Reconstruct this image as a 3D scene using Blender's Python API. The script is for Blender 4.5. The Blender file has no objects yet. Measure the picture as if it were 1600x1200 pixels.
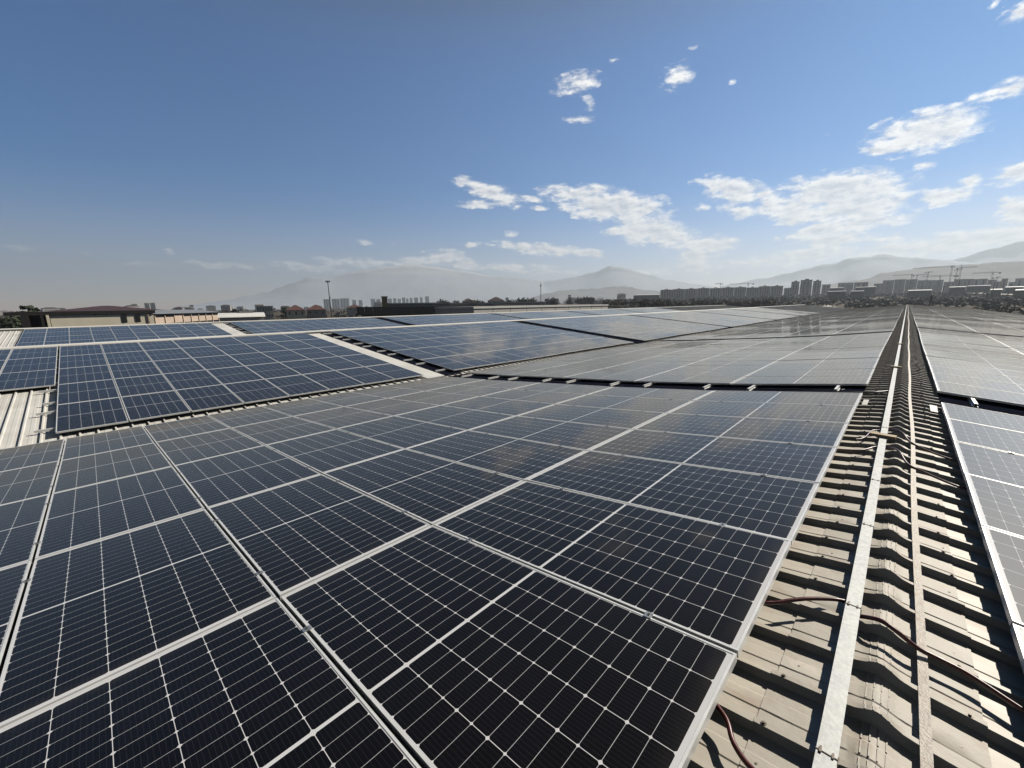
import bpy, math, random
import numpy as np
from mathutils import Vector, Matrix, noise
random.seed(7)
sc = bpy.context.scene
COL = sc.collection
R = math.radians

# ---------------------------------------------------------------- camera
FPX, YAW, PITCH, ROLL = 635.65, -0.76416, -0.19177, -0.01507
CAM = np.array([0.3402, -0.5986, 1.4935])
fw = np.array([math.sin(YAW)*math.cos(PITCH), math.cos(YAW)*math.cos(PITCH), math.sin(PITCH)])
r0 = np.array([math.cos(YAW), -math.sin(YAW), 0.0]); u0 = np.cross(r0, fw)
rt = r0*math.cos(ROLL)+u0*math.sin(ROLL); up = -r0*math.sin(ROLL)+u0*math.cos(ROLL)
cd = bpy.data.cameras.new('camera'); cam = bpy.data.objects.new('camera', cd); COL.objects.link(cam)
cd.sensor_width = 36.0; cd.lens = 36.0*FPX/1600.0; cd.clip_start = 0.05; cd.clip_end = 60000
M = Matrix.Identity(4)
for k in range(3):
    M[k][0] = rt[k]; M[k][1] = up[k]; M[k][2] = -fw[k]; M[k][3] = CAM[k]
cam.matrix_world = M
sc.camera = cam

def bearing(px, py):
    d = fw*FPX + rt*(px-800) + up*(600-py)
    return math.degrees(math.atan2(d[0], d[1])), math.degrees(math.atan2(d[2], math.hypot(d[0], d[1])))
def polar(az, r):
    return CAM[0]+r*math.sin(R(az)), CAM[1]+r*math.cos(R(az))
def height_at(el, r): return CAM[2]+r*math.tan(R(el))
def project(p):
    d = np.asarray(p)-CAM; z = d@fw
    return 800+FPX*(d@rt)/z, 600-FPX*(d@up)/z, z

# ---------------------------------------------------------------- light
SUN_AZ, SUN_EL = 17.0, 36.0
sd = bpy.data.lights.new('sun', 'SUN'); sd.energy = 5.0; sd.angle = R(0.5); sd.color = (1.0, 0.93, 0.82)
so = bpy.data.objects.new('sun', sd); COL.objects.link(so)
sv = Vector((math.sin(R(SUN_AZ))*math.cos(R(SUN_EL)), math.cos(R(SUN_AZ))*math.cos(R(SUN_EL)), math.sin(R(SUN_EL))))
so.rotation_euler = sv.to_track_quat('Z', 'Y').to_euler()
so.location = (0, 0, 50)
vs = sc.view_settings
vs.view_transform = 'Standard'; vs.look = 'None'; vs.exposure = 0.28; vs.gamma = 1.0; vs.use_curve_mapping = False
sc.cycles.use_denoising = True
sc.cycles.max_bounces = 6; sc.cycles.diffuse_bounces = 0; sc.cycles.glossy_bounces = 3
sc.cycles.volume_bounces = 0; sc.cycles.caustics_reflective = False; sc.cycles.caustics_refractive = False
SKY_STRENGTH = 0.05
HAZE_DENSITY = 2.05e-4

class NT:
    """small helper to write node graphs as expressions"""
    def __init__(s, tree): s.t = tree; s.n = tree.nodes; s.l = tree.links
    def new(s, t, **k):
        nd = s.n.new(t)
        for a, b in k.items(): setattr(nd, a, b)
        return nd
    def put(s, sock, v):
        if hasattr(v, 'is_output') or hasattr(v, 'links'): s.l.new(v, sock)
        elif v is not None: sock.default_value = v
    def m(s, op, a, b=None, c=None, clamp=False):
        nd = s.new('ShaderNodeMath', operation=op, use_clamp=clamp)
        s.put(nd.inputs[0], a)
        if b is not None: s.put(nd.inputs[1], b)
        if c is not None: s.put(nd.inputs[2], c)
        return nd.outputs[0]
    def mix(s, f, a, b):
        nd = s.new('ShaderNodeMix', data_type='RGBA')
        s.put(nd.inputs[0], f)
        s.put(nd.inputs[6], a if hasattr(a, 'links') else (*a[:3], 1)); s.put(nd.inputs[7], b if hasattr(b, 'links') else (*b[:3], 1))
        return nd.outputs[2]
    def step(s, v, a, b):
        nd = s.new('ShaderNodeMapRange', interpolation_type='SMOOTHSTEP')
        s.put(nd.inputs[0], v); nd.inputs[1].default_value = a; nd.inputs[2].default_value = b
        nd.inputs[3].default_value = 0; nd.inputs[4].default_value = 1
        return nd.outputs[0]
    def noise(s, vec, scale, detail=4, rough=0.55, w=None):
        nd = s.new('ShaderNodeTexNoise')
        if w is not None: nd.noise_dimensions = '4D'; nd.inputs['W'].default_value = w
        if vec is not None: s.l.new(vec, nd.inputs['Vector'])
        nd.inputs['Scale'].default_value = scale; nd.inputs['Detail'].default_value = detail; nd.inputs['Roughness'].default_value = rough
        return nd.outputs['Fac'], nd.outputs['Color']

# ---------------------------------------------------------------- sky
world = bpy.data.worlds.new("World"); sc.world = world; world.use_nodes = True
wt = world.node_tree; wt.nodes.clear(); N = NT(wt)
sky = N.new('ShaderNodeTexSky', sky_type='NISHITA'); sky.sun_disc = False
sky.sun_elevation = R(SUN_EL); sky.sun_rotation = R(SUN_AZ)
sky.altitude = 1050; sky.air_density = 1.0; sky.dust_density = 0.35; sky.ozone_density = 2.2
tc = N.new('ShaderNodeTexCoord')
sep = N.new('ShaderNodeSeparateXYZ'); wt.links.new(tc.outputs['Generated'], sep.inputs[0])
X, Y, Z = sep.outputs
azn = N.m('MULTIPLY', N.m('ARCTAN2', X, Y), 180/math.pi)
eln = N.m('MULTIPLY', N.m('ARCSINE', Z), 180/math.pi)
cmb = N.new('ShaderNodeCombineXYZ'); N.put(cmb.inputs[0], azn); N.put(cmb.inputs[1], eln)
sv2 = N.new('ShaderNodeVectorMath', operation='MULTIPLY'); wt.links.new(cmb.outputs[0], sv2.inputs[0]); sv2.inputs[1].default_value = (0.55, 1.25, 1)
nf, nc = N.noise(sv2.outputs[0], 0.75, 9, 0.66)
nf2, nc2 = N.noise(sv2.outputs[0], 0.22, 3, 0.5, w=3.1)
wv = N.new('ShaderNodeVectorMath', operation='MULTIPLY_ADD'); wt.links.new(nc, wv.inputs[0]); wv.inputs[1].default_value = (1.8, 0.8, 0)
sb = N.new('ShaderNodeVectorMath', operation='ADD'); wt.links.new(cmb.outputs[0], sb.inputs[0]); sb.inputs[1].default_value = (-0.9, -0.4, 0)
wt.links.new(sb.outputs[0], wv.inputs[2])
# clouds: where each stands in the photograph's sky (px, py, half width, half height, tilt, weight)
CL = [(900,130,46,17,-12,.8),(918,160,16,12,35,.6),(905,187,30,7,-3,.75),(961,92,12,8,0,.6),(1060,116,30,18,-12,.75),(1045,140,18,5,20,.4),(1083,73,12,7,0,.4),(1145,127,9,5,0,.5),(1142,66,12,4,0,.3),
 (1445,206,110,30,-9,1.15),(1375,235,50,9,0,.9),(1441,259,26,8,-4,.9),(1572,140,50,17,-16,1.05),(1522,152,16,7,-20,.7),(1592,18,40,14,-20,1.),(1556,3,10,10,0,.6),(1540,170,14,6,0,.5),
 (765,300,58,15,17,1.),(745,318,34,8,3,.9),(830,310,22,6,10,.8),(806,322,14,6,0,.7),(845,326,16,4,0,.7),
 (900,305,60,15,6,1.05),(955,322,96,26,8,1.25),(975,303,20,9,10,.8),(1032,308,18,6,10,.7),
 (1020,362,76,24,12,1.2),(962,360,22,8,-10,.9),(1115,382,48,14,4,1.1),(1090,400,40,16,0,1.),(1090,418,70,12,-4,.9),
 (1125,290,46,16,8,1.),(1150,300,52,20,5,1.15),(1190,304,32,9,-4,.9),(1155,330,34,12,8,.9),(1124,274,10,6,0,.6),(1101,274,8,5,0,.6),(1100,325,14,6,0,.6),
 (1310,300,120,30,-6,1.3),(1240,328,70,26,6,1.15),(1335,325,110,25,-8,1.2),(1470,308,60,13,-8,1.1),(1515,285,26,10,-14,.95),(1385,296,40,14,-5,1.),
 (1590,270,52,16,-12,1.1),(1580,320,34,10,-14,1.),(1600,330,50,18,-10,1.1),(1568,312,16,7,-10,.8),
 (1350,348,90,13,-8,1.05),(1280,360,60,16,-10,1.05),(1300,376,80,14,-6,1.0),(1400,372,40,8,-8,.8),(1217,374,10,5,0,.6),
 (1270,398,90,14,-8,1.),(1400,390,110,15,-9,1.),(1500,380,120,16,-12,1.15),(1580,366,80,14,-16,1.15),(1600,352,40,8,-20,.9),(1200,408,70,10,-8,.8),
 (790,382,20,8,8,.95),(850,390,62,10,3,1.),(915,396,36,8,5,.95),(768,383,12,4,0,.6),(797,366,16,5,-10,.7),(738,383,18,5,-8,.75),(572,378,16,5,5,.6),(616,382,10,4,0,.4),(682,386,10,3,0,.35),
 (690,403,44,13,-4,1.),(720,412,40,9,6,.95),(640,410,60,9,-2,.9),(560,410,70,8,3,.85),(490,420,60,8,6,.8),(455,412,40,7,10,.75),(340,414,90,6,4,.6),(230,412,70,5,2,.5),(265,390,14,5,35,.5),(320,400,18,4,5,.3),(20,386,60,8,8,.35),(120,392,50,6,8,.25),
 (800,418,70,9,2,.75),(860,424,60,8,3,.6),(1000,425,60,7,4,.6),(580,262,10,4,10,.35),(592,289,6,3,0,.2),(1290,208,12,5,0,.3)]
acc = None
for (px, py, a, b, tilt, wgt) in CL:
    az0, el0 = bearing(px, py)
    az1, el1 = bearing(px+a*math.cos(R(tilt)), py+a*math.sin(R(tilt)))
    az2, el2 = bearing(px-b*math.sin(R(tilt)), py+b*math.cos(R(tilt)))
    ca = math.hypot(az1-az0, el1-el0); cb = math.hypot(az2-az0, el2-el0)
    mp = N.new('ShaderNodeMapping', vector_type='TEXTURE'); wt.links.new(wv.outputs[0], mp.inputs[0])
    mp.inputs['Location'].default_value = (az0, el0, 0); mp.inputs['Rotation'].default_value = (0, 0, math.atan2(el1-el0, az1-az0))
    mp.inputs['Scale'].default_value = (ca*1.3, cb*1.4, 1)
    g = N.new('ShaderNodeTexGradient', gradient_type='SPHERICAL'); wt.links.new(mp.outputs[0], g.inputs[0])
    v = N.m('MULTIPLY', g.outputs['Fac'], wgt)
    acc = v if acc is None else N.m('SMOOTH_MAX', acc, v, 0.12)
edge = N.m('SUBTRACT', N.m('MULTIPLY_ADD', N.m('SUBTRACT', nf, 0.5), 2.3, acc), N.m('MULTIPLY', N.m('SUBTRACT', 1.0, N.step(acc, 0.0, 0.16)), 2.0))
cov = N.step(edge, 0.12, 0.78)
# lit tops and grey bases
vn2 = N.new('ShaderNodeVectorMath', operation='ADD'); wt.links.new(sv2.outputs[0], vn2.inputs[0]); vn2.inputs[1].default_value = (0.22, 0.42, 0)
nfo, _ = N.noise(vn2.outputs[0], 0.75, 9, 0.66)
rel = N.m('SUBTRACT', nf, nfo)
lit = N.m('ADD', N.m('MULTIPLY', rel, 3.4), 0.70, clamp=True)
thick = N.step(edge, 0.6, 1.25)
lit2 = N.m('SUBTRACT', lit, N.m('MULTIPLY', thick, 0.42), clamp=True)
ccol = N.mix(lit2, (8.2, 9.0, 10.4), (19.5, 19.0, 18.2))
covf = N.m('MULTIPLY', cov, N.m('MULTIPLY', 0.92, N.m('MAXIMUM', N.step(azn, -95, -45), 0.62)))
skyc = N.new('ShaderNodeMix', data_type='RGBA', blend_type='MULTIPLY'); skyc.inputs[0].default_value = 1
wt.links.new(sky.outputs[0], skyc.inputs[6]); wt.links.new(N.mix(N.step(eln, 24, 46), N.mix(N.step(eln, -1.0, 15.0), (2.05, 1.62, 1.62), (0.03, 0.88, 1.56)), (0.75, 0.95, 1.05)), skyc.inputs[7])
final = N.mix(covf, skyc.outputs[2], ccol)
rear = N.step(N.m('COSINE', N.m('MULTIPLY', N.m('ADD', azn, 43), math.pi/180)), -0.1, 0.45)   # 0 behind the camera, away from the sun
final = N.mix(rear, (2.9, 3.3, 3.9), final)
deep = N.m('MULTIPLY_ADD', N.step(eln, 26, 46), -0.86, 1.0)   # the sky deepens toward the zenith
fin2 = N.new('ShaderNodeVectorMath', operation='SCALE'); wt.links.new(final, fin2.inputs[0]); wt.links.new(deep, fin2.inputs['Scale'])
bg = N.new('ShaderNodeBackground'); wt.links.new(fin2.outputs[0], bg.inputs[0]); bg.inputs[1].default_value = SKY_STRENGTH
wo = N.new('ShaderNodeOutputWorld'); wt.links.new(bg.outputs[0], wo.inputs[0])

# ---------------------------------------------------------------- materials
MATS = {}
def mat(name, col, rough=0.6, metal=0.0, var=0.0, scale=3.0, bump=0.0, bscale=60.0, dirt=None, dirt_amt=0.0, dscale=2.0, spec=0.5, stretch=(1, 1, 1)):
    m = bpy.data.materials.new(name); m.use_nodes = True; MATS[name] = m
    t = m.node_tree; n = NT(t); b = t.nodes['Principled BSDF']
    b.inputs['Roughness'].default_value = rough; b.inputs['Metallic'].default_value = metal
    b.inputs['Specular IOR Level'].default_value = spec
    tcn = n.new('ShaderNodeTexCoord'); mp = n.new('ShaderNodeMapping'); t.links.new(tcn.outputs['Object'], mp.inputs[0]); mp.inputs['Scale'].default_value = stretch
    P = mp.outputs[0]
    f, _ = n.noise(P, scale, 5, 0.6)
    lo = tuple(c*(1-var) for c in col); hi = tuple(min(1, c*(1+var)) for c in col)
    c = n.mix(n.step(f, 0.3, 0.7), lo, hi)
    if dirt:
        f2, _ = n.noise(P, dscale, 8, 0.7, w=5.0)
        c = n.mix(n.m('MULTIPLY', n.step(f2, 0.47, 0.72), dirt_amt), c, dirt)
    t.links.new(c, b.inputs['Base Color'])
    rr = n.m('MULTIPLY_ADD', n.m('SUBTRACT', f, 0.5), 0.3, rough, clamp=True); t.links.new(rr, b.inputs['Roughness'])
    if bump:
        f3, _ = n.noise(P, bscale, 4, 0.6)
        bn = n.new('ShaderNodeBump'); bn.inputs['Strength'].default_value = bump; bn.inputs['Distance'].default_value = 0.01
        t.links.new(f3, bn.inputs['Height']); t.links.new(bn.outputs[0], b.inputs['Normal'])
    return m

mat('sheet', (0.60, 0.555, 0.47), 0.55, 0.0, 0.10, 1.3, 0.12, 25, (0.36, 0.26, 0.19), 0.6, 4.5, stretch=(0.5, 1.6, 1))
mat('cap_sheet', (0.54, 0.50, 0.43), 0.62, 0.0, 0.12, 2.0, 0.2, 22, (0.38, 0.27, 0.20), 0.65, 7.0)
mat('sheet_clean', (0.80, 0.78, 0.72), 0.45, 0, 0.08, 0.8, 0, 1, (0.42, 0.38, 0.30), 0.4, 0.8)
mat('roof_white', (0.84, 0.83, 0.79), 0.5, 0, 0.06, 0.3)
mat('alu', (0.90, 0.90, 0.87), 0.38, 0.25, 0.05, 8)
mat('alu_dark', (0.50, 0.50, 0.48), 0.4, 0.8, 0.08, 30)
mat('galv', (0.42, 0.43, 0.42), 0.55, 0.25, 0.20, 45, 0.05, 60, (0.26, 0.29, 0.33), 0.6, 30)
mat('strap', (0.42, 0.39, 0.35), 0.6, 0.35, 0.22, 60, 0.5, 120, (0.26, 0.17, 0.11), 0.5, 22)
mat('bolt', (0.10, 0.085, 0.07), 0.5, 0.6, 0.3, 60)
mat('conduit', (0.085, 0.012, 0.010), 0.35, 0, 0.2, 30)
mat('black_cable', (0.012, 0.013, 0.02), 0.4)
mat('batten', (0.46, 0.36, 0.21), 0.7, 0, 0.2, 20)
mat('shade_dark', (0.010, 0.012, 0.022), 0.9, 0, 0.2, 3, spec=0.0)  # near-black tone standing in for the shade in the array gaps
mat('gutter', (0.10, 0.10, 0.10), 0.6, 0, 0.2, 3)
mat('cream_wall', (0.90, 0.82, 0.66), 0.85, 0, 0.06, 0.6)
mat('tan_wall', (0.52, 0.41, 0.33), 0.85, 0, 0.08, 0.6)
mat('tan_frame', (0.56, 0.42, 0.30), 0.85, 0, 0.08, 0.6)
mat('maroon_roof', (0.070, 0.036, 0.034), 0.6, 0, 0.15, 0.8)
mat('dark_trim', (0.016, 0.013, 0.012), 0.6, 0, 0.2, 1)
mat('dark_glass', (0.015, 0.018, 0.022), 0.15, 0, 0.2, 1)
mat('fascia', (0.030, 0.030, 0.031), 0.5, 0, 0.15, 0.7)
mat('grey_roof', (0.26, 0.27, 0.28), 0.5, 0, 0.1, 0.6)
mat('white_wall', (0.68, 0.66, 0.61), 0.7, 0, 0.06, 0.4)
mat('red_tile', (0.10, 0.042, 0.034), 0.8, 0, 0.2, 1)
mat('town_wall', (0.32, 0.29, 0.27), 0.85, 0, 0.12, 0.1)
mat('town_wall_pale', (0.46, 0.43, 0.40), 0.85, 0, 0.12, 0.1)
mat('apartment_wall', (0.22, 0.20, 0.19), 0.85, 0, 0.15, 0.1)
mat('apartment_band', (0.33, 0.29, 0.26), 0.85, 0, 0.1, 0.1)
mat('apartment_roof', (0.07, 0.055, 0.05), 0.8, 0, 0.1, 0.1)
mat('steel_dark', (0.06, 0.058, 0.055), 0.5, 0.3, 0.1, 1)
mat('crane_paint', (0.10, 0.10, 0.11), 0.5, 0.2, 0.1, 1)
mat('bark', (0.07, 0.05, 0.035), 0.9, 0, 0.2, 4)
mat('leaf', (0.030, 0.042, 0.018), 0.8, 0, 0.4, 1.5)
mat('leaf_brown', (0.075, 0.045, 0.025), 0.85, 0, 0.4, 1.5)
mat('scrub', (0.030, 0.025, 0.019), 0.9, 0, 0.45, 0.03)
mat('scrub_wall', (0.10, 0.09, 0.08), 0.85)
mat('road', (0.42, 0.39, 0.34), 0.85, 0, 0.08, 0.2)
mat('tan_stone', (0.34, 0.26, 0.14), 0.8, 0, 0.1, 2)

def ground_mat():
    m = bpy.data.materials.new('ground'); m.use_nodes = True; t = m.node_tree; n = NT(t); b = t.nodes['Principled BSDF']
    g = n.new('ShaderNodeNewGeometry'); P = g.outputs['Position']
    f1, _ = n.noise(P, 0.012, 6, 0.6); f2, _ = n.noise(P, 0.09, 5, 0.65)
    c = n.mix(n.step(f1, 0.40, 0.62), (0.10, 0.075, 0.05), (0.055, 0.048, 0.03))
    c = n.mix(n.step(f2, 0.55, 0.7), c, (0.17, 0.13, 0.09))
    t.links.new(c, b.inputs['Base Color']); b.inputs['Roughness'].default_value = 0.95; b.inputs['Specular IOR Level'].default_value = 0.1
    return m
MATS['ground'] = ground_mat()
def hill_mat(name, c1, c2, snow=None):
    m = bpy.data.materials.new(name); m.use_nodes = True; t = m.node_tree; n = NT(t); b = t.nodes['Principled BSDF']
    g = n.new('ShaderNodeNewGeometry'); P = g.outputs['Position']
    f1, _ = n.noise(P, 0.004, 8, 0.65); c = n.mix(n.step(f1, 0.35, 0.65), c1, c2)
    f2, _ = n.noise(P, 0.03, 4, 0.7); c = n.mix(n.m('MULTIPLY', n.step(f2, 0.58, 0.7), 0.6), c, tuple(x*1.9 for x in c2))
    if snow:
        s = n.new('ShaderNodeSeparateXYZ'); t.links.new(P, s.inputs[0])
        k = n.m('MULTIPLY', n.step(n.m('MULTIPLY_ADD', f1, 150, s.outputs[2]), snow, snow+60), 0.7)
        c = n.mix(k, c, (0.75, 0.76, 0.8))
    t.links.new(c, b.inputs['Base Color']); b.inputs['Roughness'].default_value = 0.95; b.inputs['Specular IOR Level'].default_value = 0.05
    return m
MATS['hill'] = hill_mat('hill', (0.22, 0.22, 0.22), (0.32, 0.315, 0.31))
MATS['mountain'] = hill_mat('mountain', (0.50, 0.55, 0.63), (0.58, 0.63, 0.70))  # pale blue base colour carries part of the distance haze
MATS['mountain_snow'] = hill_mat('mountain_snow', (0.50, 0.55, 0.63), (0.58, 0.63, 0.70), 500)  # haze put into the base tones here too, with snow on top

def cell_mat():
    m = bpy.data.materials.new('pv_cells'); m.use_nodes = True; t = m.node_tree; n = NT(t); b = t.nodes['Principled BSDF']
    uv = n.new('ShaderNodeUVMap'); s = n.new('ShaderNodeSeparateXYZ'); t.links.new(uv.outputs[0], s.inputs[0])
    u, v = s.outputs[0], s.outputs[1]
    def dist(x, p):
        f = n.m('FRACT', n.m('DIVIDE', x, p)); return n.m('MULTIPLY', n.m('MINIMUM', f, n.m('SUBTRACT', 1.0, f)), p)
    vv = n.m('ADD', v, 0.552+1.84); dv = dist(vv, 0.184)
    ua = n.m('SUBTRACT', n.m('ABSOLUTE', u), 0.009)
    uu = n.m('ADD', ua, 0.183*4)
    du = dist(uu, 0.0915); du2 = dist(uu, 0.183)
    def lt(a, w, soft=0.0003): return n.m('SUBTRACT', 1.0, n.step(a, w-soft, w+soft))
    line = n.m('MAXIMUM', lt(dv, 0.0014), lt(du, 0.0008))
    line = n.m('MAXIMUM', line, lt(n.m('ADD', dv, du2), 0.0105))
    line = n.m('MAXIMUM', line, lt(n.m('ADD', dv, du), 0.0085))
    outer = n.m('MAXIMUM', lt(ua, 0.0), n.m('MAXIMUM', n.m('GREATER_THAN', ua, 1.0985), n.m('GREATER_THAN', n.m('ABSOLUTE', v), 0.5525)))
    line = n.m('MAXIMUM', line, outer)
    bus = n.m('MULTIPLY', lt(dist(vv, 0.0184), 0.0006, 0.0002), 0.22)
    oi = n.new('ShaderNodeObjectInfo')
    f, _ = n.noise(uv.outputs[0], 1.4, 4, 0.6)
    cc = n.new('ShaderNodeCombineXYZ'); n.put(cc.inputs[0], n.m('FLOOR', n.m('DIVIDE', uu, 0.183))); n.put(cc.inputs[1], n.m('FLOOR', n.m('DIVIDE', vv, 0.184))); n.put(cc.inputs[2], n.m('MULTIPLY', oi.outputs['Random'], 40))
    wn = n.new('ShaderNodeTexWhiteNoise'); t.links.new(cc.outputs[0], wn.inputs['Vector'])
    cell = n.mix(n.m('MULTIPLY_ADD', oi.outputs['Random'], 0.45, n.m('MULTIPLY', wn.outputs['Value'], 0.55)), (0.0012, 0.0013, 0.0024), (0.0036, 0.0036, 0.0064))
    c = n.mix(bus, cell, (0.11, 0.11, 0.12)); c = n.mix(line, c, (0.72, 0.72, 0.73))
    # settled dust: a thin even film of pale grit, thicker in blotches
    g = n.new('ShaderNodeNewGeometry')
    fd, _ = n.noise(g.outputs['Position'], 0.9, 6, 0.65); fs, _ = n.noise(g.outputs['Position'], 140, 2, 0.5)
    dust = n.m('MULTIPLY_ADD', n.m('MULTIPLY', n.step(fd, 0.35, 0.8), n.step(fs, 0.45, 0.7)), 0.014, n.m('MULTIPLY_ADD', oi.outputs['Random'], 0.003, 0.0015))
    dust = n.m('ADD', dust, n.m('MULTIPLY', n.m('MULTIPLY', n.step(n.m('ABSOLUTE', u), 1.03, 1.125), n.step(fd, 0.3, 0.65)), 0.05))
    fb, _ = n.noise(g.outputs['Position'], 7.0, 2, 0.4, w=9.0)
    dust = n.m('MAXIMUM', dust, n.m('MULTIPLY', n.step(fb, 0.80, 0.825), 0.55))
    c = n.mix(dust, c, (0.50, 0.42, 0.32))
    t.links.new(c, b.inputs['Base Color'])
    b.inputs['Roughness'].default_value = 0.42; b.inputs['Specular IOR Level'].default_value = 0.08
    rc = n.m('MULTIPLY_ADD', fd, 0.03, 0.045)
    # anti-reflection glass: a faintly warm mirror layer over the cells
    fr = n.new('ShaderNodeFresnel'); fr.inputs['IOR'].default_value = 1.185
    gl = n.new('ShaderNodeBsdfGlossy'); gl.inputs['Color'].default_value = (0.97, 0.90, 0.80, 1); t.links.new(rc, gl.inputs['Roughness'])
    mx = n.new('ShaderNodeMixShader'); t.links.new(fr.outputs[0], mx.inputs[0]); t.links.new(b.outputs[0], mx.inputs[1]); t.links.new(gl.outputs[0], mx.inputs[2])
    t.links.new(mx.outputs[0], t.nodes['Material Output'].inputs['Surface'])
    b.inputs['Sheen Weight'].default_value = 0.14; b.inputs['Sheen Roughness'].default_value = 0.28; b.inputs['Sheen Tint'].default_value = (1.0, 0.94, 0.84, 1)
    return m
MATS['cells'] = cell_mat()

# ---------------------------------------------------------------- mesh helpers
class MB:
    def __init__(s): s.v = []; s.f = []; s.mi = []; s.uv = {}
    def face(s, pts, mi=0, uv=None):
        k = len(s.v); s.v += [tuple(map(float, p)) for p in pts]; s.f.append(tuple(range(k, k+len(pts)))); s.mi.append(mi)
        if uv: s.uv[len(s.f)-1] = uv
    def box(s, lo, hi, mi=0, T=None):
        x0, y0, z0 = lo; x1, y1, z1 = hi
        p = [(x0,y0,z0),(x1,y0,z0),(x1,y1,z0),(x0,y1,z0),(x0,y0,z1),(x1,y0,z1),(x1,y1,z1),(x0,y1,z1)]
        if T is not None: p = [T(q) for q in p]
        k = len(s.v); s.v += [tuple(map(float, q)) for q in p]
        for f in ((0,3,2,1),(4,5,6,7),(0,1,5,4),(1,2,6,5),(2,3,7,6),(3,0,4,7)):
            s.f.append(tuple(k+i for i in f)); s.mi.append(mi)
    def tube(s, pts, r, seg=8, mi=0, caps=True):
        pts = [Vector(p) for p in pts]; k0 = len(s.v)
        rr = r if isinstance(r, (list, tuple)) else [r]*len(pts)
        for i, p in enumerate(pts):
            d = (pts[min(i+1, len(pts)-1)]-pts[max(i-1, 0)]).normalized()
            a = Vector((0, 0, 1)) if abs(d.z) < 0.9 else Vector((1, 0, 0))
            e1 = d.cross(a).normalized(); e2 = d.cross(e1)
            for j in range(seg):
                t = 2*math.pi*j/seg; s.v.append(tuple(p+rr[i]*(math.cos(t)*e1+math.sin(t)*e2)))
        for i in range(len(pts)-1):
            for j in range(seg):
                a = k0+i*seg+j; b = k0+i*seg+(j+1) % seg
                s.f.append((a, b, b+seg, a+seg)); s.mi.append(mi)
        if caps:
            s.f.append(tuple(k0+j for j in range(seg))[::-1]); s.mi.append(mi)
            s.f.append(tuple(k0+(len(pts)-1)*seg+j for j in range(seg))); s.mi.append(mi)
    def mesh(s, name, mats, smooth=False):
        me = bpy.data.meshes.new(name); me.from_pydata(s.v, [], s.f)
        for m in mats: me.materials.append(MATS[m])
        me.polygons.foreach_set('material_index', s.mi)
        if smooth: me.polygons.foreach_set('use_smooth', [True]*len(s.f))
        if s.uv:
            ul = me.uv_layers.new(name='UVMap')
            for fi, co in s.uv.items():
                for li, c in zip(me.polygons[fi].loop_indices, co): ul.data[li].uv = c
        me.update(); return me
    def obj(s, name, mats, parent=None, smooth=False, loc=None):
        if isinstance(mats, str): mats = [mats]
        o = bpy.data.objects.new(name, s.mesh(name, mats, smooth)); COL.objects.link(o)
        if parent is not None: o.parent = parent
        if loc is not None: o.location = loc
        return o
def tag(o, label, cat, group=None, kind=None):
    if label: o['label'] = label
    if cat: o['category'] = cat
    if group: o['group'] = group
    if kind: o['kind'] = kind
    return o
def thing(name, label, cat, loc=(0, 0, 0), rz=0.0, group=None):
    o = bpy.data.objects.new(name, None); o.empty_display_size = 0.2; COL.objects.link(o)
    o.location = loc; o.rotation_euler = (0, 0, rz); return tag(o, label, cat, group)
def copy_tree(o, parent=None):
    c = o.copy(); COL.objects.link(c)
    if parent is not None: c.parent = parent
    for ch in list(o.children): copy_tree(ch, c)
    return c
ORD = ['first','second','third','fourth','fifth','sixth','seventh','eighth','ninth','tenth','eleventh','twelfth','thirteenth','fourteenth','fifteenth','sixteenth','seventeenth','eighteenth','nineteenth','twentieth']
def nth(i): return ORD[i] if i < len(ORD) else '%dth' % (i+1)

# ---------------------------------------------------------------- terrain
def ground_z(x, y):
    r = math.hypot(x-CAM[0], y-CAM[1]); az = math.degrees(math.atan2(x-CAM[0], y-CAM[1]))
    k = min(1, max(0, (az+50)/28)); k = k*k*(3-2*k)
    if az > 90: k *= max(0, 1-(az-90)/40)
    t = min(1, max(0, (r-140)/760)); t = t**1.15
    return -8.0 + t*(3.5+13.0*k) + (0.8*math.sin(x*0.013+1)*math.cos(y*0.017) if r > 250 else 0)
mb = MB()
rs = [0, 60, 130, 200, 280, 380, 500, 650, 800, 950, 1200, 1600, 2300, 3500, 5000, 7800]
na = 144
idx = {}
for i, r in enumerate(rs):
    for j in range(na):
        x, y = polar(360*j/na, r)
        mb.v.append((x, y, ground_z(x, y))); idx[i, j] = len(mb.v)-1
for i in range(len(rs)-1):
    for j in range(na):
        q = (idx[i, j], idx[i, (j+1) % na], idx[i+1, (j+1) % na], idx[i+1, j]); mb.f.append(q[::-1]); mb.mi.append(0)
tag(mb.obj('ground', 'ground', smooth=True), 'brown and dark open land around the factory', None, kind='structure')

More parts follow.
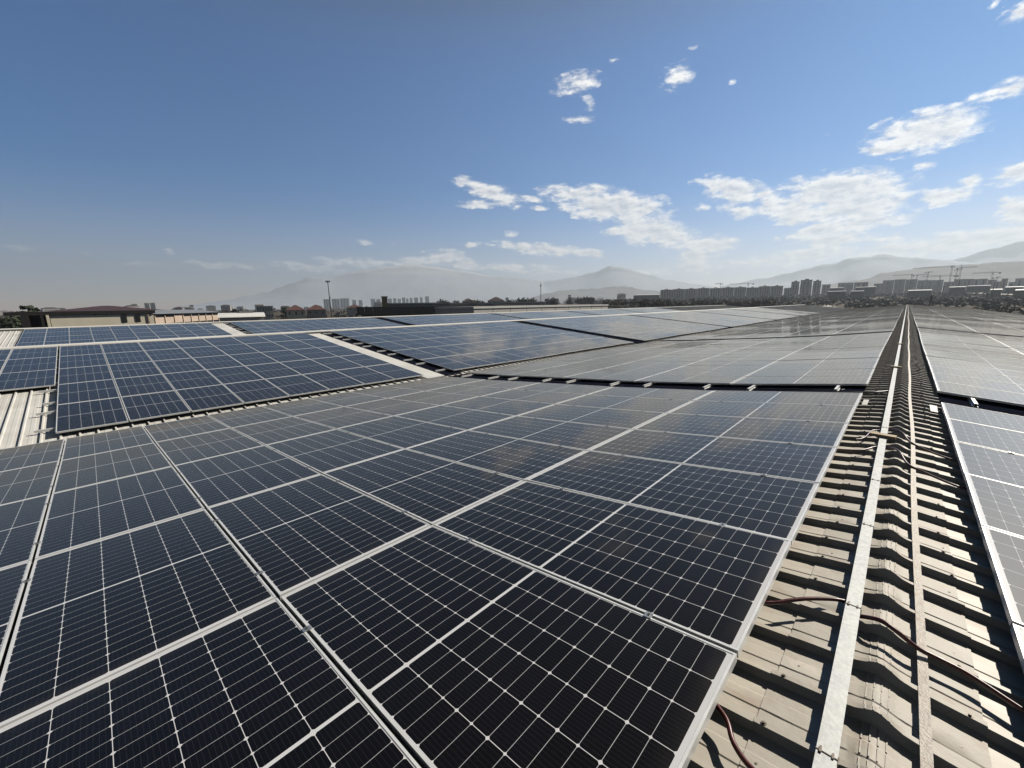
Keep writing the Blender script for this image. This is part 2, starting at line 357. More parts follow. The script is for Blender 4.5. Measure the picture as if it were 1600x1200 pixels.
def ridge_terrain(name, pts, r0, depth, m, label, rough=0.10, seed=1):
    """terrain whose skyline follows bearings pts=(px,py), standing r0 metres away and depth metres deep"""
    rng = np.random.RandomState(seed)
    P = sorted(bearing(*p) for p in pts); az = np.array([p[0] for p in P]); el = np.array([p[1] for p in P])
    n = int((az[-1]-az[0])*5)+2; A = np.linspace(az[0], az[-1], n); E = np.interp(A, az, el)
    jit = np.convolve(rng.randn(n+8), [.1, .2, .4, .2, .1], 'same')[4:-4]*0.05
    H = np.array([height_at(e+0.16*min(1, max(0, e))*noise.fractal(Vector((a*0.7, seed, 0)), 1.0, 2.1, 5), r0) for e, a in zip(E, A)])
    mb = MB()
    rows = [(-1.0, 0), (-.8, .14), (-.6, .33), (-.4, .55), (-.22, .72), (-.1, .85), (-.04, .925), (0, 1), (.1, .93), (.3, .7), (.6, .35), (1.0, 0)]
    ker = np.ones(21)/21; Hs = np.convolve(np.pad(H, 10, 'edge'), ker, 'valid')
    for (t, h) in rows:
        for a, hh in zip(A, H if t == 0 else np.minimum(Hs, H*1.0+200)):
            rr = r0+t*depth; x, y = polar(a, rr); base = ground_z(x, y)-3
            q = noise.fractal(Vector((x/420+seed, y/420, seed)), 1.0, 2.2, 5)
            z = base+(hh-base)*(h if t == 0 else max(0, h+rough*1.6*q*min(1, abs(t)*5)*(1 if 0 < h else 0)))
            if t != 0: z = min(z, CAM[2]+(hh-CAM[2])*rr/r0*0.975)
            mb.v.append((x, y, z))
    for i in range(len(rows)-1):
        for j in range(n-1):
            a = i*n+j; mb.f.append((a, a+1, a+n+1, a+n)); mb.mi.append(0)
    return tag(mb.obj(name, m, smooth=True), label, None, kind='structure')
ridge_terrain('hill', [(1140,468),(1215,452),(1260,446),(1320,441),(1345,437),(1370,430),(1400,424),(1440,418),(1490,414),(1530,413),(1560,410),(1600,409),(1680,404),(1800,398)], 2500, 900, 'hill', 'grey speckled hillside rising behind the cranes', seed=3)
ridge_terrain('hill', [(800,474),(840,462),(870,455),(900,452),(940,450),(965,447),(985,448),(1005,453),(1040,456),(1100,460),(1150,472)], 3400, 600, 'hill', 'low pale hill left of the long apartment row', seed=4)
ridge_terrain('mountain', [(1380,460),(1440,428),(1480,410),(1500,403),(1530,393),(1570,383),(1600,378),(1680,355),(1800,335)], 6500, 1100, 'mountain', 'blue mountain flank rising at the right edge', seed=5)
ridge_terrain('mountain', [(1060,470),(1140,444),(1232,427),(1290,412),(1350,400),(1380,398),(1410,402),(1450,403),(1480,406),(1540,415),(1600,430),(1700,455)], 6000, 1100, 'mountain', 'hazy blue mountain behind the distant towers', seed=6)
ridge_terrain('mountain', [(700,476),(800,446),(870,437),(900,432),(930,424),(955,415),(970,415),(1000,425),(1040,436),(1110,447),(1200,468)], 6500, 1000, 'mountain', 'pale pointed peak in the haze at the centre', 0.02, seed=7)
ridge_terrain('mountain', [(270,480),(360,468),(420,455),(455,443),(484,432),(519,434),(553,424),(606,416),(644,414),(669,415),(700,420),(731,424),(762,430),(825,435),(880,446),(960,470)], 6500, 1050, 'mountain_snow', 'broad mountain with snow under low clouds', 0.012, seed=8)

# ---------------------------------------------------------------- the factory roof
L, W = 2.2968, 1.1540
PL, PW, PT = 2.278, 1.134, 0.035
XL = [0, -2.281, -4.567, -6.858, -9.148, -11.440]; ZL = [0, -0.273, -0.486, -0.657, -0.838, -0.978]
XR = [0.87]; ZR = [0.0]
for a in (0.10, 0.085, 0.075, 0.07, 0.07): XR.append(XR[-1]+L*math.cos(a)); ZR.append(ZR[-1]-L*math.sin(a))
A2 = 0.10139
X2 = [-12.361-(5-i)*L*math.cos(A2) for i in range(6)]; Z2 = [-1.0076+(5-i)*L*math.sin(A2) for i in range(6)]
X3 = [x-24.1 for x in X2]; Z3 = [z+0.10 for z in Z2]
RIB, RH, PITCH = 0.10, 0.038, 0.2835
Y0, Y1 = -16.0, 165.0

def hump(x): return 0.034*math.exp(-((x-0.445)/0.052)**2)
def top1(x):   # rib-top height over the first gable
    if x <= 0.435 and x >= 0: base = min(0.119*x, 0.044)
    elif x > 0.435 and x <= 0.87: base = min((0.87-x)*0.10, 0.044)
    elif x < 0: base = np.interp(x, XL[::-1], ZL[::-1]) if x > XL[-1] else ZL[-1]+(x-XL[-1])*0.06
    else: base = np.interp(x, XR, ZR) if x < XR[-1] else ZR[-1]-(x-XR[-1])*0.07
    return float(base)-RIB
def rib_profile(y0, y1, pitch=PITCH, phase=0.0):
    """(y, dz) points of the trapezoid sheet; rib top 0, pan -RH with two small stiffening steps"""
    out = []; k0 = math.floor((y0-phase)/pitch); y = phase+k0*pitch
    while y < y1:
        out += [(y, 0), (y+0.024, 0), (y+0.036, -RH), (y+0.108, -RH), (y+0.114, -RH+0.0035), (y+0.180, -RH+0.0035), (y+0.186, -RH), (y+pitch-0.008, -RH)]
        y += pitch
    return [p for p in out if y0 <= p[0] <= y1]
def sheet(mb, xs, zf, prof, bumpf=None, lift=0.0, ribscale=None):
    k0 = len(mb.v); n = len(prof)
    for x in xs:
        z0 = zf(x)+lift
        for (y, dz) in prof:
            b = bumpf(x)*(1 if dz > -RH/2 else 0.55) if bumpf else 0
            mb.v.append((x, y, z0+dz+b+(random.uniform(-.0009, .0009) if bumpf and y < 30 else 0)))
    for i in range(len(xs)-1):
        for j in range(n-1):
            a = k0+i*n+j; q = (a, a+1, a+n+1, a+n)
            mb.f.append(q if xs[0] > xs[-1] else q[::-1]); mb.mi.append(0)
# phase: a rib's near (shaded) edge stands at y = 1.235
PH = 1.235-PITCH*10
fac = thing('factory_building', 'long factory with low ribbed metal gable roofs carrying the solar panels', 'building', (0, 0, -8))
def fobj(mb, name, m, smooth=False, label=None):
    mb.v = [(x, y, z+8.0) for x, y, z in mb.v]
    o = mb.obj(name, m, fac, smooth)
    if label: o['label'] = label
    return o
prof = rib_profile(Y0, Y1, PITCH, PH)
m_ = MB(); sheet(m_, [0.125, -0.4, -1.2, -2.28, -4.57, -6.86, -9.15, -11.44, -11.80], top1, prof); fobj(m_, 'roof_sheet', 'sheet')
m_ = MB(); sheet(m_, [0.73, 1.2, 2.0]+XR[1:]+[XR[-1]+0.15], top1, prof); fobj(m_, 'roof_sheet', 'sheet')
# ridge capping in overlapping lengths
caps = [x for x in (0.115, 0.16, 0.22, 0.28, 0.32)]+[0.345+0.0125*i for i in range(17)]+[0.57, 0.62, 0.68, 0.74]
m_ = MB(); y = PH+PITCH*int((Y0-PH)/PITCH)-0.002; k = 0
while y < Y1:
    far = y > 30
    ln = PITCH*(4 if not far else 40)
    rnd = random.Random(k)
    dx = rnd.uniform(-.012, .012)
    xs = [caps[0]+dx+rnd.uniform(-.004, .004)]+caps[1:-1]+[caps[-1]+dx]
    pf = rib_profile(y, min(Y1, y+ln+0.03), PITCH, PH)
    jit = rnd.uniform(0, .0015)
    sheet(m_, xs, top1, pf, hump, 0.0035+jit+(k % 2)*0.0012)
    y += ln; k += 1
fobj(m_, 'ridge_cap', 'cap_sheet', True).data.set_sharp_from_angle(angle=R(22))
# crimp folds pressed into the arched part of the cap
m_ = MB(); y = PH+PITCH*int((-1-PH)/PITCH)
while y < 26:
    for q in (-0.035, -0.012, 0.011, 0.034):
        x = 0.445+q
        for (a, b, dz) in ((0.001, 0.023, 0), (0.040, 0.104, -RH), (0.118, 0.176, -RH+.0035), (0.19, 0.266, -RH)):
            bz = hump(x)*(1 if dz > -RH/2 else .55)
            zt = top1(x)+dz+bz+0.0045
            m_.box((x-0.0022, y+a, zt), (x+0.0022, y+b, zt+0.0032))
    y += PITCH
fobj(m_, 'crimp_fold', 'cap_sheet')['kind'] = 'stuff'
# screws through the ribs
m_ = MB(); y = PH+PITCH*int((-1-PH)/PITCH); k = 0
while y < 30:
    for x0 in (0.15, 0.70):
        if random.random() < 0.75:
            x = x0+random.uniform(-.02, .02); z = top1(x)+0.004; yy = y+0.012
            m_.tube([(x, yy, z), (x, yy, z+0.003)], 0.010, 8); m_.tube([(x, yy, z+0.003), (x, yy, z+0.0085)], 0.0048, 6)
    if k % 2 == 0:
        for x0 in (0.17, 0.69):
            x = x0+random.uniform(-.02, .02); z = top1(x)-RH+0.004; yy = y+0.15
            m_.tube([(x, yy, z), (x, yy, z+0.006)], 0.005, 6)
    y += PITCH; k += 1
fobj(m_, 'screw', 'bolt')['kind'] = 'stuff'
# second and third gables (the slopes that face this ridge), their ridges and the hidden slopes behind
for gi, (XG, ZG, lab) in enumerate(((X2, Z2, None), (X3, Z3, None))):
    ptop = lambda x, XG=XG, ZG=ZG: float(ZG[0]+(XG[0]-x)*0.10 if x < XG[0] else ZG[0]+(x-XG[0])*(ZG[5]-ZG[0])/(XG[5]-XG[0]))-RIB
    pr2 = rib_profile(Y0, Y1, PITCH, PH+0.05*(gi+1))
    m_ = MB(); sheet(m_, [XG[0]-0.05, XG[2], XG[5]+0.27], ptop, pr2); fobj(m_, 'roof_sheet', 'sheet_clean')
    xr = XG[0]-0.20; zr = ptop(xr)
    back = lambda x, xr=xr, zr=zr: zr-(xr-x)*0.10
    m_ = MB(); sheet(m_, [xr-12.0, xr-6.0, xr+0.03], back, pr2); fobj(m_, 'roof_sheet', 'sheet_clean')
    m_ = MB()
    m_.box((xr-0.30, Y0, zr-0.06), (xr-0.06, Y1, zr-0.012)); m_.tube([(xr, Y0, zr+0.075), (xr, Y1, zr+0.075)], 0.078, 10)
    fobj(m_, 'ridge_cap', 'roof_white')
# valley gutters
for xv, zv in (((XL[5]+X2[5])/2, -1.13), (X2[0]-0.4-12.3, -1.18)):
    m_ = MB(); w = 0.42 if xv > -20 else 0.9
    m_.box((xv-w, Y0, zv-0.30), (xv+w, Y1, zv-0.28)); m_.box((xv-w, Y0, zv-0.28), (xv-w+0.01, Y1, zv-0.02)); m_.box((xv+w-0.01, Y0, zv-0.28), (xv+w, Y1, zv-0.02))
    fobj(m_, 'valley_gutter', 'gutter')
# outer walls
m_ = MB(); ex = XR[-1]+0.12; wx = X3[0]-0.4-12.0
m_.box((ex-0.02, Y0, -8), (ex+0.1, Y1, ZR[-1]-0.16)); m_.box((wx-0.1, Y0, -8), (wx, Y1, -1.0))
m_.box((wx, Y1, -8), (ex, Y1+0.1, -1.35)); m_.box((wx, Y0-0.1, -8), (ex, Y0, -1.35)); fobj(m_, 'wall', 'white_wall')
# smooth cream walkway sheets in the gaps between blocks
def on_slope(XG, ZG):
    s = (ZG[5]-ZG[0])/(XG[5]-XG[0]); return lambda x: ZG[0]+(x-XG[0])*s
def strip(XG, ZG, ya, yb, name, m, lift=0.006):
    mbx = MB(); f = on_slope(XG, ZG); xa, xb = XG[0]-0.02, XG[5]+0.2
    p = [(xa, ya, f(xa)-RIB+lift), (xb, ya, f(xb)-RIB+lift), (xb, yb, f(xb)-RIB+lift), (xa, yb, f(xa)-RIB+lift)]
    mbx.face(p); mbx.face([(a, b, c-0.004) for a, b, c in p[::-1]]); fobj(mbx, name, m)
strip(X2, Z2, 7.93, 8.74, 'walkway_sheet', 'sheet_clean'); strip(X3, Z3, 7.9, 9.0, 'walkway_sheet', 'sheet_clean')
for (ya, yb) in ((8.742, 9.6), (24.3, 26.1), (44.0, 45.4), (64.4, 66.0), (82.6, 84.6)): strip(X2, Z2, ya, yb, 'gap_shade', 'shade_dark')  # dark strips added to paint the shade at the raised array ends
for (ya, yb) in ((9.002, 9.7), (24.3, 26.1), (44.0, 45.4), (64.4, 66.0), (82.6, 84.6)): strip(X3, Z3, ya, yb, 'gap_shade', 'shade_dark')
for side, gaps in ((-1, ((8.05, 9.4), (25.2, 26.6), (45.8, 47.3), (66.4, 68.0), (87.0, 88.6))), (1, ((8.0, 9.4), (29.8, 31.2), (50.4, 52.0), (71.2, 72.8), (92.0, 93.6)))):  # painted gap shade across both slopes of the first gable
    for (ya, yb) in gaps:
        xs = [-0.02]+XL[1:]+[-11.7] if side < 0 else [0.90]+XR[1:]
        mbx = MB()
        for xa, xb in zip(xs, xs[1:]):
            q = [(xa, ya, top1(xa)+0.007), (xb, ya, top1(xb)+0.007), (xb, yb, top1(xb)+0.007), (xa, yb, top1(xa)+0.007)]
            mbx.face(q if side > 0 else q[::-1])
        fobj(mbx, 'gap_shade', 'shade_dark')
# small flat patch sheets beside the ridge at the first gap
for (xa, xb, ya, yb) in ((0.02, 0.085, 7.5, 7.95), (0.77, 0.85, 7.6, 8.1)):
    m_ = MB(); za, zb = top1(xa)+0.006, top1(xb)+0.006
    m_.face([(xa, ya, za), (xb, ya, zb), (xb, yb, zb), (xa, yb, za)]); fobj(m_, 'patch_sheet', 'sheet_clean')

# ---------------------------------------------------------------- solar panels
def frame_faces(mb, T=lambda p: p, mi=0, full=True):
    a, b, h, w = PL/2, PW/2, PT, 0.0105
    o = [(-a, -b), (a, -b), (a, b), (-a, b)]; i_ = [(-a+w, -b+w), (a-w, -b+w), (a-w, b-w), (-a+w, b-w)]
    for k in range(4):
        j = (k+1) % 4
        mb.face([T((*o[k], 0)), T((*o[j], 0)), T((*i_[j], 0)), T((*i_[k], 0))], mi)
        mb.face([T((*o[k], -h)), T((*o[j], -h)), T((*o[j], 0)), T((*o[k], 0))], mi)
        if full:
            mb.face([T((*i_[k], 0)), T((*i_[j], 0)), T((*i_[j], -0.0045)), T((*i_[k], -0.0045))], mi)
            q = 0.03; ib = [(-a+q, -b+q), (a-q, -b+q), (a-q, b-q), (-a+q, b-q)]
            mb.face([T((*o[j], -h)), T((*o[k], -h)), T((*ib[k], -h)), T((*ib[j], -h))], mi)
def glass_faces(mb, T=lambda p: p, mi=0, full=True):
    a, b = PL/2-0.006, PW/2-0.006; z = -0.0022
    q = [(-a, -b), (a, -b), (a, b), (-a, b)]
    mb.face([T((*p, z)) for p in q], mi, q)
    mb.face([T((*p, z-(0.006 if full else 0.03))) for p in q[::-1]], mi, [(9, 9)]*4)
mf = MB(); frame_faces(mf); ME_F = mf.mesh('frame', ['alu'])
mg = MB(); glass_faces(mg); ME_G = mg.mesh('cell_glass', ['cells'])

cands = []
def block(arr, side, XG, ZG, ya, n, rows=range(5), bname=''):
    for j in range(n):
        for i in rows:
            x0, x1, z0, z1 = XG[i], XG[i+1], ZG[i], ZG[i+1]
            c = np.array([(x0+x1)/2, ya+(j+0.5)*W, (z0+z1)/2]); d = np.array([x1-x0, 0, z1-z0]); d /= np.linalg.norm(d)
            cands.append(dict(c=c, d=d, i=i, j=j, b=bname, n=n, arr=arr))
# ridge gable, left slope / right slope
gap_y = [9.13, 26.30, 46.97, 67.64, 88.3]
block('a', -1, XL, ZL, -6*W, 13, bname='near left array')
for y, n, nm in zip(gap_y, (14, 17, 17, 17, 14), ('second left array', 'third left array', 'fourth left array', 'fifth left array', 'last left array')): block('a', -1, XL, ZL, y, n, bname=nm)
block('b', 1, XR, ZR, 7.98-9*W, 9, bname='near right array')
for y, n, nm in zip((9.09, 30.9, 51.7, 72.5, 93.2), (18, 17, 17, 17, 12), ('second right array', 'third right array', 'fourth right array', 'fifth right array', 'last right array')): block('b', 1, XR, ZR, y, n, bname=nm)
# facing slope of the second gable
block('c', 1, X2, Z2, -1.32, 8, bname='facing left array')
block('c', 1, X2, Z2, -1.36-5*W, 5, rows=range(3), bname='three-deep corner array')
for y, n, nm in zip((9.31, 25.75, 45.0, 65.5, 84.0), (13, 16, 17, 15, 17), ('facing middle array', 'facing far array', 'fourth facing array', 'fifth facing array', 'last facing array')): block('c', 1, X2, Z2, y, n, bname=nm)
block('d', 1, X3, Z3, -3.62, 10, bname='background left array')
for y, n, nm in zip((9.45, 25.75, 45.0, 65.5, 84.0), (13, 16, 17, 15, 17), ('background second array', 'background third array', 'background fourth array', 'background fifth array', 'background last array')): block('d', 1, X3, Z3, y, n, bname=nm)
rng = np.random.RandomState(5)
for q in cands:
    c, d = q['c'], q['d']; t = rng.randn(2)*0.0018
    if c[1] > 9: c[2] += 0.011*math.sin(c[1]*0.52+c[0]*0.2)+0.004*rng.randn()*0.6; t[1] += 0.0055*math.cos(c[1]*0.52+c[0]*0.2); c[0] += 0.012*math.sin(c[1]*0.27)
    xax = d+np.array([0, 0, 1])*t[0]; xax /= np.linalg.norm(xax)
    yax = np.array([0, 1, t[1]]); yax -= xax*(yax@xax); yax /= np.linalg.norm(yax)
    if xax[0] < 0: xax = -xax
    zax = np.cross(xax, yax); q['X'], q['Y'], q['Z'] = xax, yax, zax
    # area it shows in the photo
    cor = [c+xax*a*PL/2+yax*b*PW/2 for a, b in ((-1, -1), (1, -1), (1, 1), (-1, 1))]
    g = []; hit = 0
    for a in np.linspace(-1, 1, 7):
        for b in np.linspace(-1, 1, 7):
            px, py, z = project(c+xax*a*PL/2+yax*b*PW/2)
            if z > 0.15 and -2 < px < 1602 and py < 1202: hit += 1
    pr_ = [project(p) for p in cor]
    if hit and all(p[2] > 0.1 for p in pr_):
        ar = abs(sum(pr_[k][0]*pr_[(k+1) % 4][1]-pr_[(k+1) % 4][0]*pr_[k][1] for k in range(4)))/2*hit/49
    else: ar = 2500.0*hit
    if q['arr'] == 'd' and q['i'] == 4: ar *= 0.05
    q['area'] = ar
cands.sort(key=lambda q: -q['area'])
vis = [q for q in cands if q['area'] > 0]
near, far = cands[:296], cands[296:]
SLOPE = {'a': 'left of the ridge walkway', 'b': 'right of the ridge walkway', 'c': 'on the slope facing from the left', 'd': 'on the farthest sloping roof at left'}
proto = None
for q in near:
    rowname = {'a': '%s from ridge', 'b': '%s from ridge', 'c': '%s below top edge', 'd': '%s below top edge'}[q['arr']] % nth(q['i'])
    lab = 'panel of the %s, %s, %s from its near end' % (q['b'], rowname, nth(q['j']))
    if proto is None:
        proto = o = thing('solar_panel', lab, 'solar panel')
        a = bpy.data.objects.new('frame', ME_F); a.parent = o; COL.objects.link(a)
        a = bpy.data.objects.new('cell_glass', ME_G); a.parent = o; COL.objects.link(a)
    else: o = copy_tree(proto)
    o['label'] = lab; o['category'] = 'solar panel'; o['group'] = 'solar panels in the '+q['b']
    Mx = Matrix.Identity(4)
    for k in range(3): Mx[k][0] = q['X'][k]; Mx[k][1] = q['Y'][k]; Mx[k][2] = q['Z'][k]; Mx[k][3] = q['c'][k]
    o.matrix_world = Mx
m_ = MB()
for q in far:
    T = lambda p, q=q: tuple(q['c']+q['X']*p[0]+q['Y']*p[1]+q['Z']*p[2])
    frame_faces(m_, T, 0, False); glass_faces(m_, T, 1, False)
tag(m_.obj('distant_solar_panels', ['alu', 'cells']), 'rest of the solar panels merging into grey sheets toward the far end of the roof', 'solar panels', kind='stuff')

# clamps between the near panels
def clamp_mesh():
    m = MB()
    m.box((-0.02, -0.021, 0.0005), (0.02, 0.021, 0.0045)); m.box((-0.02, -0.009, -0.03), (0.02, -0.006, 0.0005)); m.box((-0.02, 0.006, -0.03), (0.02, 0.009, 0.0005))
    return m.mesh('clamp_plate', ['alu_dark'])
CM = clamp_mesh(); mbolt = MB(); mbolt.tube([(0, 0, 0.0045), (0, 0, 0.0095)], 0.0062, 6); CB = mbolt.mesh('bolt', ['bolt'])
cproto = None
def clamp(x, y, z, sl, lab, grp):
    global cproto
    if cproto is None:
        cproto = o = thing('panel_clamp', lab, 'clamp')
        for nm, me in (('clamp_plate', CM), ('bolt', CB)):
            a = bpy.data.objects.new(nm, me); a.parent = o; COL.objects.link(a)
    else: o = copy_tree(cproto)
    o.location = (x, y, z); o.rotation_euler = (0, math.atan(-sl), 0); o['label'] = lab; o['category'] = 'clamp'; o['group'] = grp
for XG, ZG, j0, n, off, nm, grp in ((XL, ZL, -1, 8, 0.0, 'left of the ridge', 'clamps on the near left array'), (XR, ZR, 2, 6, 7.98-9*W, 'right of the ridge', 'clamps on the near right array')):
    for j in range(j0, j0+n):
        for i in range(5):
            if XG is XR and i > 0: continue
            for f, w in ((0.18, 'upper'), (0.79, 'lower')):
                x = XG[i]+(XG[i+1]-XG[i])*f; z = ZG[i]+(ZG[i+1]-ZG[i])*f; yy = off+(j if XG is XL else j)*W
                if XG is XL and j*W > 7.9: continue
                px, py, zz = project((x, yy, z))
                if not (zz > 0 and 0 < px < 1600 and py < 1200): continue
                sl = (ZG[i+1]-ZG[i])/(XG[i+1]-XG[i])
                clamp(x, yy, z, sl, 'clamp %s, %s seam from camera, %s on the %s panel' % (nm, nth(j-j0), w, nth(i)), grp)

# mounting rails: only their near ends and the pieces crossing the gaps show
def rail(x, ya, yb, z, sl, lab, grp):
    m = MB(); w = 0.021
    m.box((-w, 0, -0.005), (w, yb-ya, 0)); m.box((-w, 0, -0.045), (-w+0.004, yb-ya, -0.005)); m.box((w-0.004, 0, -0.045), (w, yb-ya, -0.005))
    m.box((-w-0.012, 0, -0.050), (w+0.012, yb-ya, -0.045))
    o = m.obj('mounting_rail', 'alu'); o.location = (x, ya, z); o.rotation_euler = (0, math.atan(-sl), 0)
    tag(o, lab, 'rail', grp)
def rails(XG, ZG, ya, yb, nm, grp, rows=range(5)):
    k = 0
    for i in rows:
        for f in (0.18, 0.79):
            x = XG[i]+(XG[i+1]-XG[i])*f; z = ZG[i]+(ZG[i+1]-ZG[i])*f-PT-0.002
            rail(x, ya+random.uniform(-.06, .06), yb, z, (ZG[i+1]-ZG[i])/(XG[i+1]-XG[i]), '%s, %s from the upper edge' % (nm, nth(k)), grp); k += 1
rails(XL, ZL, 8.62, 25.2, 'rail end sticking out of the second left array', 'rails under the second left array')
rails(XR, ZR, 8.62, 29.8, 'rail end sticking out of the second right array', 'rails under the second right array', range(2))
rails(X2, Z2, 8.78, 24.3, 'rail end sticking out over the cream walkway sheet', 'rails under the facing middle array')
rails(X2, Z2, -1.62, 7.9, 'rail end over bare roof at the facing left array', 'rails under the facing left array')
rails(X3, Z3, 9.0, 24.3, 'rail end at the second background gap', 'rails under the background second array')
rails(XL, ZL, -6.0, 8.0, 'rail beneath the near left array', 'rails under the near left array')
rails(XR, ZR, -2.0, 7.9, 'rail beneath the near right array', 'rails under the near right array', range(2))

# ---------------------------------------------------------------- things on the ridge
t = thing('cable_trunking', 'straight galvanised cable trunking running along the ridge', 'cable trunking', (0.3275, 0, 0))
zb = top1(0.3275)+0.006
def tz(x): return zb
x0, x1 = -0.0275, 0.0275
m_ = MB(); m_.box((x0, -3, zb), (x0+0.0015, 160, zb+0.038)); m_.box((x1-0.0015, -3, zb), (x1, 160, zb+0.038)); m_.box((x0+0.0015, -3, zb), (x1-0.0015, 160, zb+0.0015)); m_.obj('channel', 'galv', t)
y = -0.13-2.0; k = 0
while y < 60:
    m = MB(); dx = random.uniform(-.0012, .0012)
    m.box((x0-0.002+dx, y+0.003, zb+0.0382), (x1+0.002+dx, y+1.997, zb+0.0402)); m.box((x0-0.002+dx, y+0.003, zb+0.026), (x0-0.0004+dx, y+1.997, zb+0.0382)); m.box((x1+0.0004+dx, y+0.003, zb+0.026), (x1+0.002+dx, y+1.997, zb+0.0382))
    m.obj('lid', 'galv', t); y += 2.0; k += 1
m = MB(); m.box((x0-0.002, y+0.003, zb+0.0382), (x1+0.002, 160, zb+0.0402)); m.obj('lid', 'galv', t)
for y in (1.87, 3.87, 0.93, 2.9, 5.87):
    m = MB(); m.box((x0+0.006, y-0.012, zb+0.0404), (x0+0.013, y+0.014, zb+0.046)); m.box((x1-0.014, y-0.010, zb+0.0404), (x1-0.008, y+0.012, zb+0.045)); m.box((x0-0.004, y-0.004, zb+0.0404), (x1+0.003, y-0.001, zb+0.043))
    m.box((x1+0.0022, y-0.02, zb+0.01), (x1+0.006, y+0.012, zb+0.043))
    m.obj('clip', 'bolt', t)
# flat earthing strap beside it, laid slightly wavy over the ribs
m_ = MB(); prev = None; y = -2.0; pts = []
while y < 160:
    st = 0.14 if y < 12 else 1.0
    wob = 0.006*math.sin(y*1.3)+0.010*math.sin(y*0.31+1)+(0.020 if y > 14 else 0)*math.sin(y*0.22)
    x = 0.563+wob; z = top1(x)+0.008+0.0015*math.sin(y*9)
    pts.append((x, y, z)); y += st
for a, b in zip(pts, pts[1:]):
    w = 0.0165
    for s0, s1, dz0, dz1 in ((-w, w, 0.003, 0.003), ):
        m_.face([(a[0]-w, a[1], a[2]+.003), (a[0]+w, a[1], a[2]+.003), (b[0]+w, b[1], b[2]+.003), (b[0]-w, b[1], b[2]+.003)])
        m_.face([(a[0]-w, a[1], a[2]), (a[0]-w, a[1], a[2]+.003), (b[0]-w, b[1], b[2]+.003), (b[0]-w, b[1], b[2])])
        m_.face([(a[0]+w, a[1], a[2]+.003), (a[0]+w, a[1], a[2]), (b[0]+w, b[1], b[2]), (b[0]+w, b[1], b[2]+.003)])
        m_.face([(a[0]-w, a[1], a[2]), (b[0]-w, b[1], b[2]), (b[0]+w, b[1], b[2]), (a[0]+w, a[1], a[2])])
tag(m_.obj('earthing_strap', 'strap'), 'flat weathered metal strap laid over the ribs right of the trunking', 'strap')
def cable(pts, r, m, name, lab, cat='cable', grp=None):
    P = [Vector(p) for p in pts]; out = []
    for i in range(len(P)-1):
        p0 = P[max(i-1, 0)]; p1 = P[i]; p2 = P[i+1]; p3 = P[min(i+2, len(P)-1)]
        for k in range(8):
            u = k/8; out.append(0.5*((2*p1)+(p2-p0)*u+(2*p0-5*p1+4*p2-p3)*u*u+(3*p1-p0-3*p2+p3)*u**3))
    out.append(P[-1]); mm = MB()
    base = out[0].copy()
    mm.tube([p-base for p in out], r, 8); o = mm.obj(name, m, smooth=True); o.location = base
    return tag(o, lab, cat, grp)
g = 'conduits feeding the trunking'
zc = lambda x: top1(x)+0.012
cable([(-0.12, 1.60, -0.075), (0.015, 1.674, -0.055), (0.08, 1.735, -0.042), (0.146, 1.80, -0.034), (0.24, 1.88, -0.032), (0.285, 1.915, -0.038), (0.305, 1.93, -0.045)], 0.0098, 'conduit', 'conduit', 'dark red conduit from the near left panels to the first trunking joint', 'conduit', g)
cable([(0.345, 1.83, -0.040), (0.37, 1.825, -0.026), (0.43, 1.80, 0.004), (0.485, 1.775, -0.002), (0.56, 1.76, -0.034), (0.64, 1.76, -0.048), (0.72, 1.755, -0.060), (0.86, 1.70, -0.080), (1.0, 1.66, -0.10)], 0.0105, 'conduit', 'conduit', 'dark red conduit curving over the ridge under the strap to the right panels', 'conduit', g)
cable([(-0.05, 0.93, -0.07), (0.03, 0.88, -0.072), (0.075, 0.81, -0.075), (0.13, 0.765, -0.074), (0.20, 0.74, -0.07)], 0.0098, 'conduit', 'conduit', 'short dark red conduit at the bottom edge below the nearest panel', 'conduit', g)
cable([(-0.1, 4.75, -0.075), (0.05, 4.80, -0.070), (0.18, 4.86, -0.058), (0.27, 5.02, -0.045), (0.31, 5.05, -0.045)], 0.010, 'conduit', 'conduit', 'sagging dark red conduit left of the trunking below the batten', 'conduit', g)
cable([(0.1, 5.30, -0.072), (0.17, 5.42, -0.064), (0.22, 5.75, -0.050), (0.31, 5.85, -0.045)], 0.009, 'conduit', 'conduit', 'thin conduit bending into the trunking beside the batten', 'conduit', g)
cable([(0.34, 5.0, -0.045), (0.40, 4.98, -0.012), (0.46, 4.85, 0.0), (0.53, 4.62, -0.045), (0.65, 4.50, -0.062), (0.80, 4.38, -0.078), (0.95, 4.35, -0.1)], 0.010, 'conduit', 'conduit', 'dark red conduit dropping from the ridge hump to the middle of the near right array', 'conduit', g)
cable([(0.34, 5.9, -0.045), (0.40, 5.85, -0.014), (0.48, 5.7, -0.01), (0.55, 5.5, -0.05), (0.70, 5.3, -0.07), (0.95, 5.15, -0.1)], 0.010, 'conduit', 'conduit', 'farther conduit from the trunking to the near right array', 'conduit', g)
cable([(0.28, 8.75, -0.045), (0.2, 8.62, -0.05), (0.05, 8.5, -0.06), (-0.4, 8.42, -0.10), (-1.2, 8.42, -0.21)], 0.016, 'black_cable', 'cable', 'dark cable bundle in the first gap reaching the trunking')
cable([(-0.3, 8.95, -0.13), (-1.4, 8.85, -0.25), (-2.6, 8.98, -0.40), (-4.0, 8.86, -0.53), (-5.6, 8.97, -0.66), (-7.5, 8.88, -0.80), (-9.6, 8.95, -0.96)], 0.007, 'black_cable', 'cable', 'thin black wire lying in the first gap of the left arrays')
